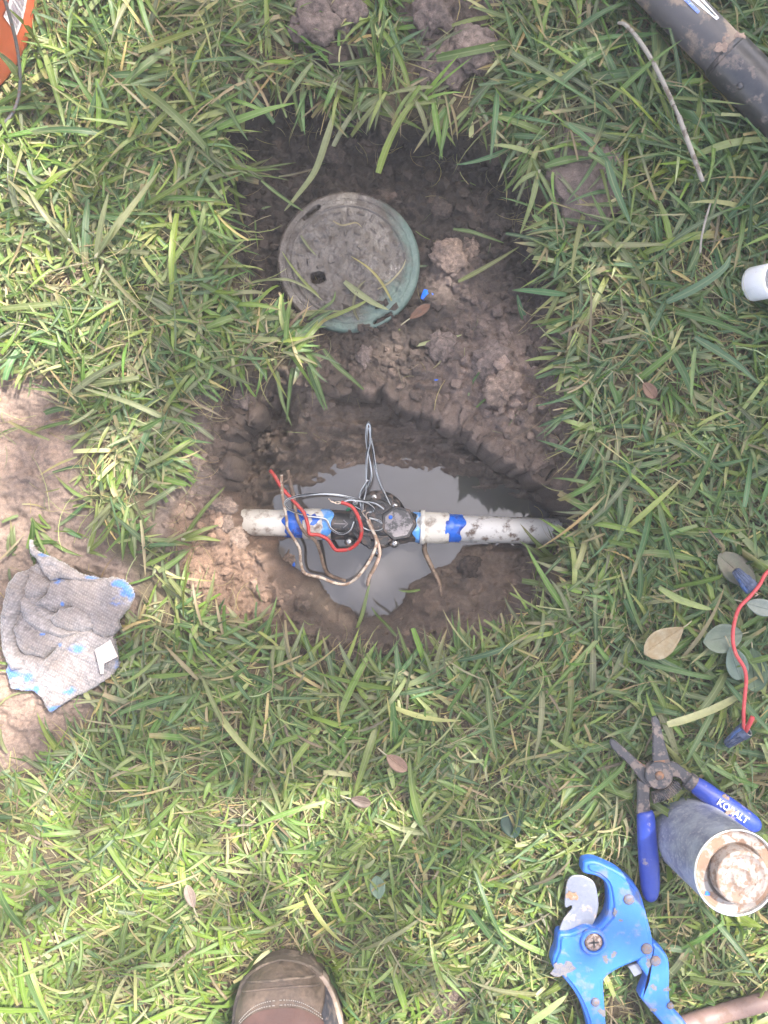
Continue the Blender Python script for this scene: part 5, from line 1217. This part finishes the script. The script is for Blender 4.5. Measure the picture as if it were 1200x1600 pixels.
for lab, pts, w, c in (
    ('long pale split blade hanging over the far side of the lid', [(522, 178, 0.015), (510, 218, 0.012), (492, 268, 0.0), (465, 305, -0.01), (444, 330, -0.018)], 0.010, PG),
    ('blue green blade crossing behind the long pale blade', [(408, 282, 0.0), (430, 300, -0.004), (455, 318, -0.012), (474, 330, -0.02)], 0.005, GR),
    ('pale cut stalk lying on the near part of the lid', [(538, 440, -0.020), (560, 458, -0.018), (585, 474, -0.018), (607, 484, -0.018)], 0.010, PG),
    ('olive blade lying across the lid towards its left rim', [(500, 502, -0.018), (530, 490, -0.017), (562, 476, -0.016), (575, 468, -0.02)], 0.006, YG),
    ('thin yellowed blade pointing up on the middle of the lid', [(612, 470, -0.022), (595, 440, -0.020), (575, 418, -0.018), (548, 400, -0.02)], 0.004, (0.34, 0.30, 0.09)),
    ('thin olive blade at the left of the lid', [(498, 462, -0.02), (475, 440, -0.018), (455, 415, -0.018), (440, 392, -0.02)], 0.004, YG),
    ('long flat blade across the left rim of the lid', [(420, 437, -0.012), (450, 437, -0.014), (480, 450, -0.016), (505, 470, -0.018)], 0.004, PG),
    ('short grey green blade on the lid left of its middle', [(470, 368, -0.022), (482, 386, -0.021), (495, 400, -0.022)], 0.004, (0.17, 0.19, 0.09)),
    ('green blade lying on the lid near the key hole', [(480, 500, -0.018), (500, 485, -0.016), (520, 470, -0.016), (524, 455, -0.02)], 0.005, GR),
    ('curled straw on the far half of the lid', [(520, 345, -0.024), (535, 352, -0.021), (556, 348, -0.021), (566, 356, -0.024)], 0.003, (0.30, 0.25, 0.15)),
    ('dark torn blade across the middle of the lid', [(560, 500, -0.022), (552, 478, -0.019), (560, 450, -0.019), (572, 438, -0.023)], 0.005, (0.13, 0.12, 0.06)),
    ('long olive blade over the lower left rim of the lid', [(432, 512, -0.008), (458, 498, -0.012), (492, 488, -0.018), (535, 486, -0.022)], 0.008, (0.17, 0.20, 0.07)),
    ('broad green blade over the lower left rim of the lid', [(440, 530, -0.004), (466, 512, -0.008), (496, 506, -0.014), (520, 492, -0.021)], 0.009, (0.13, 0.19, 0.06)),
    ('thin pale straw at the right half of the lid', [(590, 452, -0.023), (610, 440, -0.021), (628, 420, -0.021), (634, 405, -0.024)], 0.003, (0.32, 0.28, 0.18)),
    ('pale flat blade on the dug soil below right of the lid', [(650, 540, -0.022), (676, 534, -0.022), (705, 528, -0.021), (722, 523, -0.021)], 0.006, PG),
    ('blue green blade standing on the dug soil right of the heap', [(822, 502, -0.03), (814, 485, -0.024), (808, 460, -0.018)], 0.009, (0.09, 0.19, 0.09)),
    ('bundle of olive blades on dark soil right of the lid', [(716, 440, -0.025), (745, 425, -0.02), (780, 405, -0.02), (812, 385, -0.024)], 0.007, (0.17, 0.19, 0.06)),
    ('olive blade lying above the palest clod', [(708, 358, -0.03), (735, 362, -0.026), (760, 370, -0.026), (788, 380, -0.03)], 0.006, GR),
    ('long blade hanging over the hole from the left grass', [(505, 545, 0.0), (525, 570, -0.004), (550, 592, -0.01), (577, 617, -0.03)], 0.007, GR),
    ('bright blade hanging towards the hole below the lid', [(478, 560, 0.0), (488, 592, -0.01), (498, 620, -0.02), (508, 642, -0.03)], 0.007, (0.12, 0.21, 0.06)),
    ('pale green blade drooping farthest into the hole', [(430, 560, 0.005), (436, 600, -0.004), (442, 630, -0.012), (456, 666, -0.03)], 0.006, (0.17, 0.23, 0.08)),
    ('tall pale blade leaning in from the near bank over the pool', [(556, 985, -0.09), (566, 960, -0.085), (573, 930, -0.085), (578, 912, -0.085)], 0.006, (0.20, 0.28, 0.10)),
    ('blade lying on the near bank beside the pool', [(624, 1000, -0.05), (606, 978, -0.06), (590, 962, -0.075), (580, 948, -0.085)], 0.005, GR),
    ('thick pale green stalk across the lower lawn beside the cutter', [(825, 1600, 0.036), (848, 1584, 0.040), (872, 1566, 0.040), (884, 1556, 0.038)], 0.011, (0.33, 0.40, 0.17)),
    ('bright pale folded blade above the yellow dead leaf', [(1030, 918, 0.04), (1060, 936, 0.045), (1095, 948, 0.042), (1112, 952, 0.04)], 0.010, (0.32, 0.40, 0.14)),
    ('wide dark green blade in the right lawn', [(1085, 527, 0.04), (1115, 545, 0.045), (1150, 568, 0.045), (1186, 600, 0.04)], 0.011, (0.075, 0.16, 0.075)),
    ('bright straight pale blade in the right lawn', [(1086, 543, 0.05), (1083, 570, 0.046), (1081, 600, 0.04), (1080, 632, 0.034)], 0.006, (0.24, 0.34, 0.12)),
    ('wide curled blue green blade left of the white coupling', [(1042, 472, 0.036), (1090, 448, 0.045), (1130, 420, 0.05), (1142, 398, 0.05)], 0.012, (0.10, 0.19, 0.10)),
    ('long straight blade beside the flat mud slab', [(948, 252, 0.05), (958, 285, 0.05), (972, 320, 0.046), (986, 352, 0.036)], 0.011, (0.085, 0.18, 0.08)),
    ('long arching blade over the orange bucket', [(62, 72, 0.06), (50, 52, 0.085), (35, 34, 0.11), (14, 14, 0.125)], 0.007, (0.12, 0.17, 0.03)),
    ('broad shaded blade across the foot of the orange bucket', [(50, 135, 0.03), (30, 118, 0.06), (14, 98, 0.075), (-8, 78, 0.085)], 0.012, (0.12, 0.17, 0.05))):
    one_blade(lab, pts, w, c)

def sprig(label, base_, ends, w, pal=PG, zb=0.012):
    """pulled shoot: pale sheath and a few leaves"""
    o0 = P(*base_, zb); t_ = thing('grass_sprig', label, 'grass sprig', o0, 0, 'pulled grass sprigs')
    for i, (px, py, z) in enumerate(ends):
        mid = ((base_[0] + px) / 2 + 4 * math.sin(i * 3 + px), (base_[1] + py) / 2 + 4 * math.cos(i * 5 + py), (zb + z) / 2 + 0.006)
        o_ = one_blade(None, [(base_[0], base_[1], zb), mid, (px, py, z)], w * (1 - 0.12 * i), tuple(np.array(pal) * (1 - 0.16 * i) * np.array([1 - 0.06 * i, 1, 1 - 0.1 * i])), 'blade')
        o_.data.transform(Matrix.Translation(-o0)); o_.parent = t_
    g = G(); far_ = P(ends[0][0], ends[0][1], ends[0][2]) - o0; tube(g, [far_ * -0.03, far_ * 0.12, far_ * 0.3], [0.0016, 0.0026, 0.0018], 8, 4, 0.6); g.out('sheath', leaf_mat('pale_sheath', (0.30, 0.29, 0.19), (0.24, 0.24, 0.14)) if 'pale_sheath' not in bpy.data.materials else bpy.data.materials['pale_sheath'], t_)
sprig('pale pulled grass sprig pointing right at the upper left rim of the hole', (277, 662), [(128, 606, 0.03), (182, 660, 0.018), (180, 710, 0.02)], 0.008)
sprig('pale pulled grass sprig pointing right beside the left rim of the hole', (294, 720), [(196, 704, 0.016), (222, 770, 0.014), (302, 742, 0.004)], 0.008, zb=0.004)
sprig('yellow green sprig pointing left beside the end of the left pipe', (285, 843), [(345, 845, -0.008), (342, 820, -0.006), (352, 760, 0.0)], 0.008, YG, 0.0)
sprig('long pale stalks crossing the upper left lawn', (108, 375), [(12, 280, 0.04), (40, 290, 0.046), (72, 338, 0.04)], 0.009, (0.36, 0.35, 0.20), 0.03)
sprig('straw coloured tuft leaning up in the left lawn', (150, 400), [(248, 268, 0.055), (170, 300, 0.05), (192, 330, 0.04)], 0.010, (0.30, 0.31, 0.17), 0.025)
sprig('fresh green tuft in front of the left rim of the lid', (470, 520), [(512, 642, -0.02), (448, 660, -0.02), (436, 560, 0.0), (500, 545, 0.0)], 0.008, GR, 0.004)
sprig('bright broken sprig at the upper right rim of the dug soil', (842, 268), [(812, 368, 0.0), (800, 300, 0.01), (868, 322, 0.02), (830, 246, 0.02)], 0.008, (0.28, 0.34, 0.13), 0.02)
sprig('yellow green stalks on mud above the rag', (138, 862), [(152, 780, 0.02), (180, 812, 0.02), (168, 872, 0.012)], 0.007, YG, 0.006)
sprig('upright green tuft between the clods at the top edge', (590, 95), [(578, 28, 0.05), (604, 20, 0.06), (560, 52, 0.04), (630, 60, 0.04)], 0.006, GR, 0.01)

st0 = P(968, 36, 0.035)
st = thing('dry_stem', 'long pale dry stem lying across the upper right lawn', 'stem', st0)
DRYST = stained('dry_stem_skin', (0.27, 0.245, 0.21), 0.7, (0.14, 0.11, 0.085), 0.35, 90)
g = G(); tube(g, [P(*q) - st0 for q in ((966, 36, 0.035), (976, 38, 0.042), (990, 52, 0.046), (1010, 80, 0.050), (1028, 112, 0.052), (1046, 150, 0.052), (1052, 165, 0.052))], [0.0016, 0.0022, 0.0024, 0.0026, 0.0026, 0.0026, 0.0024], 8, 5); g.out('stem_piece', DRYST, st)
g = G(); tube(g, [P(*q) - st0 for q in ((1061, 182, 0.052), (1070, 208, 0.052), (1082, 240, 0.050), (1098, 284, 0.044))], [0.0028, 0.0027, 0.0027, 0.0024], 8, 5); g.out('stem_piece', DRYST, st)
g = G(); tube(g, [P(*q) - st0 for q in ((1050, 160, 0.051), (1056, 172, 0.049), (1062, 184, 0.051))], 0.0021, 8, 3); g.out('stem_joint', DRYST, st)
wire_foot([(966, 36), (990, 52), (1010, 80), (1028, 112), (1046, 150), (1061, 182), (1082, 240), (1098, 284)], 0.004, 0.042)
st0 = P(1110, 320, 0.03); g = G(); tube(g, [P(*q) - st0 for q in ((1110, 318, 0.034), (1102, 345, 0.04), (1096, 372, 0.038), (1094, 396, 0.034))], 0.0012, 8, 4)
sm = g.out('dry_stem', DRYST); sm.location = st0; tag(sm, 'short thin straw below the long dry stem', 'stem')
# ------------------------------------------------------------------ growing the lawn
def pxof(x, y): return 600 + x / PX, 800 - y / PX
def green(x, y, n, dry=0.12, pale=0.1):
    """colour of each leaf: patches of fresher and duller grass, with sun and shade painted in"""
    px, py = pxof(x, y)
    c = pick(FRESH, n)
    k = fbm(x * 7, y * 7, 3, 301)
    blue = 0.85 * smooth((px - 700) / 250) * smooth((1250 - py) / 200)  # shade put into the leaf colour: darker, bluer green on the right
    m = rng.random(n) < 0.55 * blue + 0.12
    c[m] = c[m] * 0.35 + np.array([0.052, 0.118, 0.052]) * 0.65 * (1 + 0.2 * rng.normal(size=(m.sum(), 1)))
    yl = smooth((py - 1150) / 200) * smooth((850 - px) / 300)  # sunlight put into the leaf colour: bright yellow-green at lower left
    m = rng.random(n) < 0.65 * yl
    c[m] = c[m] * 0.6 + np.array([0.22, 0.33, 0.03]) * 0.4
    m = rng.random(n) < pale; c[m] = pick(PALE, m.sum())
    m = rng.random(n) < dry * (1 + k); c[m] = pick(DRY, m.sum())
    # smeared with mud near the digging
    near = np.exp(-np.clip(np.minimum(-gsample(gdd, x, y), -gsample(gbare, x, y)), 0, 1) / 0.05)
    k = (rng.random(n) < 0.07 + 0.34 * near)[:, None] * (0.2 + 0.5 * rng.random((n, 1)))
    c = c * (1 - k) + np.array([0.175, 0.155, 0.105]) * (0.7 + 0.5 * rng.random((n, 1))) * k
    return np.clip(c, 0.01, 0.8)

def lie(x, y, n, spread):
    """the way the grass was trodden: neighbours lie roughly alike"""
    a = 2 * math.pi * 1.4 * fbm(x * 5.5, y * 5.5, 3, 321)
    return np.where(rng.random(n) < 0.35, rng.random(n) * 2 * math.pi, a + spread * rng.normal(size=n))

def grow():
    L = Lawn()
    def gzv(x, y): return gsample(gz, x, y)
    TAU = 2 * math.pi
    # brown thatch under everything
    x, y = scatter(20000); n = len(x)
    L.add(blades(n, x, y, gzv(x, y) + 0.001 + 0.006 * rng.random(n), rng.random(n) * TAU, 0.25 * rng.random(n), 0.4 * rng.random(n), 0.015 + 0.03 * rng.random(n),
                 0.0012 + 0.0035 * rng.random(n), pick(DRY, n) * 1.0, K=3, sway=1.2))
    # clippings lying every way
    x, y = scatter(26000); n = len(x)
    L.add(blades(n, x, y, gzv(x, y) + 0.003 + 0.018 * rng.random(n), lie(x, y, n, 0.7), 0.10 + 0.28 * rng.normal(size=n), 0.6 * rng.random(n), 0.016 + 0.042 * rng.random(n) ** 1.4,
                 0.0018 + 0.0040 * rng.random(n), green(x, y, n, 0.19, 0.12), K=5, sway=0.6, cut=rng.random(n) < 0.25))
    # shoots: fans of two to five leaves from one sheath
    x, y = scatter(7800); m = len(x)
    cnt = rng.integers(2, 6, m); idx = np.repeat(np.arange(m), cnt); n = len(idx)
    az = lie(x, y, m, 0.6)[idx] + 0.6 * rng.normal(size=n)
    px, py = pxof(x, y)
    tall = 0.75 + 0.55 * smooth((px - 820) / 150) * smooth((480 - py) / 150) + 0.25 * smooth((420 - py) / 200) - 0.12 * smooth((py - 1150) / 150)
    ln = (0.032 + 0.058 * rng.random(n) ** 1.3) * tall[idx]
    L.add(blades(n, x[idx] + 0.003 * rng.normal(size=n), y[idx] + 0.003 * rng.normal(size=n), gzv(x, y)[idx] + 0.002, az, 0.15 + 0.6 * rng.random(n), 0.8 * rng.random(n) + 0.25, ln,
                 0.0028 + 0.0040 * rng.random(n), green(x, y, m, 0.05, 0.06)[idx] * (1 + 0.12 * rng.normal(size=(n, 1))).clip(0.6, 1.5), K=6, sway=0.5, roll=0.35, cut=rng.random(n) < 0.12))
    # long single leaves over the top
    x, y = scatter(1500, fn=lambda a, b: density(a, b) * (0.45 + 0.55 * smooth((600 + a / PX - 700) / 300)) * (1 - 0.5 * smooth((800 - b / PX - 1150) / 100))); n = len(x)
    L.add(blades(n, x, y, gzv(x, y) + 0.012 + 0.012 * rng.random(n), rng.random(n) * TAU, 0.1 + 0.5 * rng.random(n), 0.5 + 0.8 * rng.random(n), 0.055 + 0.055 * rng.random(n),
                 0.0055 + 0.0035 * rng.random(n), green(x, y, n, 0.05, 0.08), K=8, sway=0.4, roll=0.4))
    # thin stems, runners and straws
    x, y = scatter(6500); n = len(x)
    L.add(blades(n, x, y, gzv(x, y) + 0.004 + 0.018 * rng.random(n), rng.random(n) * TAU, 0.3 * rng.normal(size=n), 0.5 * rng.random(n), 0.03 + 0.05 * rng.random(n),
                 0.0006 + 0.0013 * rng.random(n) ** 2, np.where(rng.random((n, 1)) < 0.6, pick(DRY, n), pick(PALE, n)), K=5, sway=1.6, roll=0.2))
    # stragglers thrown over the bare soil
    def onsoil(a, b):
        dd = gsample(gdd, a, b); dh = gsample(gdh, a, b); dp = gsample(gdp, a, b); ba = gsample(gbare, a, b)
        return np.clip((dd > 0) * (0.55 * (dh < 0.0) + 0.10 * (dp < -0.01)) * (dp < 0) + 0.8 * (ba > 0), 0, 1)
    x, y = scatter(2100, fn=lambda a, b: onsoil(a, b) * 0.42); n = len(x)
    L.add(blades(n, x, y, gzv(x, y) + 0.0015 + 0.003 * rng.random(n), rng.random(n) * TAU, 0.12 * rng.normal(size=n), 0.2 * rng.random(n), 0.012 + 0.032 * rng.random(n) ** 1.5,
                 0.0006 + 0.0036 * rng.random(n) ** 2.2, np.where(rng.random((n, 1)) < 0.55, pick(DRY, n) * 0.75, green(x, y, n)), K=4, sway=1.2, roll=0.3))
    # grass hanging over the rim of the dug soil
    ed = np.array(spline(DUG, 10, True)); k = rng.integers(0, len(ed), 620)
    nrm = np.roll(ed, -1, 0) - np.roll(ed, 1, 0); nrm = np.stack([-nrm[:, 1], nrm[:, 0]], 1); nrm /= np.linalg.norm(nrm, axis=1, keepdims=True) + 1e-9
    ctr = ed.mean(0); sg = np.sign(((ctr - ed) * nrm).sum(1)); nrm = nrm * sg[:, None]
    n = 620; x = ed[k, 0] - nrm[k, 0] * (0.004 + 0.02 * rng.random(n)); y = ed[k, 1] - nrm[k, 1] * (0.004 + 0.02 * rng.random(n))
    keep = gsample(gbare, x, y) < 0; x, y, kk = x[keep], y[keep], k[keep]; n = len(x)
    az = np.arctan2(nrm[kk, 1], nrm[kk, 0]) + 0.8 * rng.normal(size=n)
    L.add(blades(n, x, y, gzv(x, y) + 0.006 + 0.014 * rng.random(n), az, 0.1 + 0.4 * rng.random(n), 0.8 + 0.7 * rng.random(n), 0.022 + 0.045 * rng.random(n), 0.0035 + 0.004 * rng.random(n),
                 green(x, y, n, 0.15, 0.15), K=6, sway=0.4))
    # fine roots and straws hanging out of the cut rim and lying on the dug soil
    k = rng.integers(0, len(ed), 420); n = 420
    x = ed[k, 0] + nrm[k, 0] * 0.03 * rng.random(n); y = ed[k, 1] + nrm[k, 1] * 0.03 * rng.random(n)
    L.add(blades(n, x, y, gzv(x, y) + 0.003, np.arctan2(nrm[k, 1], nrm[k, 0]) + 1.0 * rng.normal(size=n), 0.3 * rng.random(n), 0.6 * rng.random(n), 0.012 + 0.035 * rng.random(n), 0.0005 + 0.0007 * rng.random(n),
                 pick(DRY, n) * 0.8, K=6, sway=2.5, roll=0.1))
    g = L.out('lawn_grass', BLADE); g['kind'] = 'stuff'
    g['label'] = 'trampled green lawn grass with dry clippings around the hole'; g['category'] = 'grass'
    # the lawn going on outside the picture, thinner
    L2 = Lawn()
    def ring(a, b): return ((np.abs(a) > 0.515) | (np.abs(b) > 0.655)) * np.clip(1.6 - np.hypot(a, b) * 0.75, 0, 1)
    x, y = scatter(26000, 1.7, 1.9, ring); n = len(x)
    L2.add(blades(n, x, y, gzv(x, y) + 0.004 + 0.01 * rng.random(n), rng.random(n) * TAU, 0.2 + 0.7 * rng.random(n), 0.9 * rng.random(n), 0.03 + 0.05 * rng.random(n), 0.005 + 0.005 * rng.random(n),
                  green(x, y, n, 0.15, 0.1), K=3, press=False))
    g = L2.out('outer_lawn_grass', BLADE); g['kind'] = 'stuff'
    g['label'] = 'green lawn grass further off around the dug patch'; g['category'] = 'grass'

grow()

# crumbs of soil on the dug patch and fine roots hanging from its rim
ico = bmesh.new(); bmesh.ops.create_icosphere(ico, subdivisions=1, radius=1.0)
IV = np.array([v.co[:] for v in ico.verts]); IF = np.array([[v.index for v in f.verts] for f in ico.faces]); ico.free()
def crumbs():
    n = 15000
    x = (rng.random(n) * 2 - 1) * 0.42; y = (rng.random(n) * 2 - 1) * 0.6
    dd = gsample(gdd, x, y); dh = gsample(gdh, x, y); dp = gsample(gdp, x, y)
    k = (dd > 0.004) & (dp < -0.004) & ((dh < 0.01) | (rng.random(n) < 0.25)); x, y = x[k], y[k]; n = len(x)
    s = 0.0009 + 0.0062 * rng.random(n) ** 3.2
    V = IV[None] * (1 + 0.28 * rng.normal(size=(n, len(IV), 1))) * s[:, None, None] * np.array([1, 1, 0.8])
    V = V + np.stack([x, y, gsample(gz, x, y) + 0.35 * s], -1)[:, None, :]
    F = IF[None] + (np.arange(n) * len(IV))[:, None, None]
    j = np.clip(np.searchsorted(GY, y), 0, ny - 1); i = np.clip(np.searchsorted(GX, x), 0, nx - 1)
    C = gcol[j, i].copy(); C[:, :3] = np.clip(C[:, :3] * (0.7 + 0.8 * rng.random((n, 1))), 0, 0.6); C[:, 3] = 0.1
    o = build_np('soil_crumbs', V.reshape(-1, 3), F.reshape(-1, 3), SOIL, cols=np.repeat(C, len(IV), 0), smooth_=False)
    o['kind'] = 'stuff'; o['label'] = 'loose dark soil crumbs scattered over the dug patch'; o['category'] = 'soil'
crumbs()
# ------------------------------------------------------------------ the tree overhead, out of the picture, whose crown shades the hole
def shade_wish(x, y):
    """wanted shade on the lawn; leaves are set towards the sun to cast it"""
    px, py = pxof(x, y)
    px = px + 45 * fbm(x * 6, y * 6, 2, 401); py = py + 45 * fbm(x * 6 + 9, y * 6, 2, 402)
    lit = np.maximum(smooth((300 - px) / 110), smooth((py - 1150) / 130) * (1 - 0.45 * smooth((px - 760) / 120) * smooth((1330 - py) / 120)))
    for cx, cy, rx, ry, a in ((340, 880, 130, 150, 1.5), (405, 815, 85, 60, 1.5), (540, 850, 90, 60, 0.9), (1000, 120, 90, 150, 0.5), (1080, 1400, 240, 200, 0.8)):
        lit = np.maximum(lit, a * np.exp(-((((px - cx) / rx) ** 2 + ((py - cy) / ry) ** 2) ** 1.5)))
    lit = lit * (0.86 + 0.3 * fbm(x * 9, y * 9, 2, 403))
    d = (1 - np.clip(lit, 0, 1)) * ((px > -60) & (py < 1720))
    return (0.02 * ((px > 0) & (py < 1600)) + 0.98 * np.clip(d, 0, 1)) * np.clip(2.2 - 0.75 * np.hypot(x - 0.3, y - 0.3), 0, 1)

def make_tree():
    tr = thing('shade_tree', 'leafy tree standing beside the lawn outside the picture, its crown shading the hole', 'tree', (4.6, 3.9, 0))
    bark = stained('bark', (0.11, 0.085, 0.065), 0.9, (0.06, 0.05, 0.04), 0.5, 8, bumpd=0.02)
    g = G(); tube(g, [(0, 0, -0.05), (0.05, 0, 0.6), (0, 0.06, 1.6), (-0.15, -0.05, 2.6), (-0.3, -0.2, 3.6), (-0.5, -0.3, 4.6)], [0.26, 0.19, 0.165, 0.15, 0.11, 0.05], 14)
    g.out('trunk', bark, tr)
    n = 20000
    x = 0.4 + (rng.random(n) * 2 - 1) * 2.1; y = 0.4 + (rng.random(n) * 2 - 1) * 2.1
    k = rng.random(n) < shade_wish(x, y); x, y = x[k], y[k]; n = len(x)
    z = 2.5 + 1.3 * rng.random(n) + 0.25 * fbm(x * 3, y * 3, 2, 411)
    c = np.stack([x + SUN.x / SUN.z * z, y + SUN.y / SUN.z * z, z], 1)
    loc = np.array([4.6, 3.9, 0.0])
    # leaf clump added so the right half of the pool mirrors dark
    m = 1500; r = rng.random(m) ** 0.6; q = rng.random(m) * 2 * math.pi
    mirror_clump = np.stack([0.72 + 0.33 * r * np.cos(q) + 0.015 * rng.normal(size=m), 0.21 + 0.18 * r * np.sin(q) + 0.015 * rng.normal(size=m), 3.0 + 0.15 * rng.normal(size=m)], 1)
    c = np.concatenate([c, mirror_clump]); n = len(c)
    # limbs towards the thick parts
    for i in range(10):
        q = (c[rng.integers(0, n)] if i < 9 else np.array([0.9, 0.35, 2.98])) - loc; s = 2.2 + 0.2 * i
        g = G(); p0 = np.array([-0.12, -0.05, s]); mid = (p0 + q) / 2 + np.array([0, 0, 0.25])
        tube(g, [p0, mid, q], [0.07, 0.045, 0.012], 8); g.out('limb', bark, tr)
    a = rng.random(n) * 2 * math.pi; tl = 0.5 * rng.normal(size=n)
    L = 0.055 + 0.03 * rng.random(n); W = L * 0.27
    d = np.stack([np.cos(a) * np.cos(tl), np.sin(a) * np.cos(tl), np.sin(tl)], 1)
    s = np.stack([-np.sin(a), np.cos(a), 0.4 * rng.normal(size=n)], 1); s /= np.linalg.norm(s, axis=1, keepdims=True)
    pts = [(-1, 0), (-0.3, 1), (0.35, 0.85), (1, 0), (0.35, -0.85), (-0.3, -1)]
    V = np.stack([(c - loc) + d * (u * L)[:, None] + s * (w * W)[:, None] for u, w in pts], 1)
    Q = np.stack([np.arange(n)[:, None] * 6 + np.array([0, 1, 2, 3]), np.arange(n)[:, None] * 6 + np.array([0, 3, 4, 5])], 1).reshape(-1, 4)
    C = np.concatenate([pick(FRESH, n) * 0.7, np.full((n, 1), 0.2)], 1)
    build_np('crown', V.reshape(-1, 3), Q, BLADE, tr, cols=np.repeat(C, 6, 0))
make_tree()

# ------------------------------------------------------------------ thin even volume added to imitate the veil of a fogged lens
HAZE, t, b, o = nt('lens_veil'); t.nodes.remove(b)
pvn = node(t, 'ShaderNodeVolumePrincipled'); pvn.inputs['Color'].default_value = (1, 0.99, 0.97, 1); pvn.inputs['Density'].default_value = 0.036; pvn.inputs['Anisotropy'].default_value = 0.0
t.links.new(pvn.outputs[0], o.inputs['Volume'])
g = G(); box(g, -64, 64, -64, 64, -1.4, 5.6); hz = g.out('haze', HAZE, None, False); hz['kind'] = 'stuff'
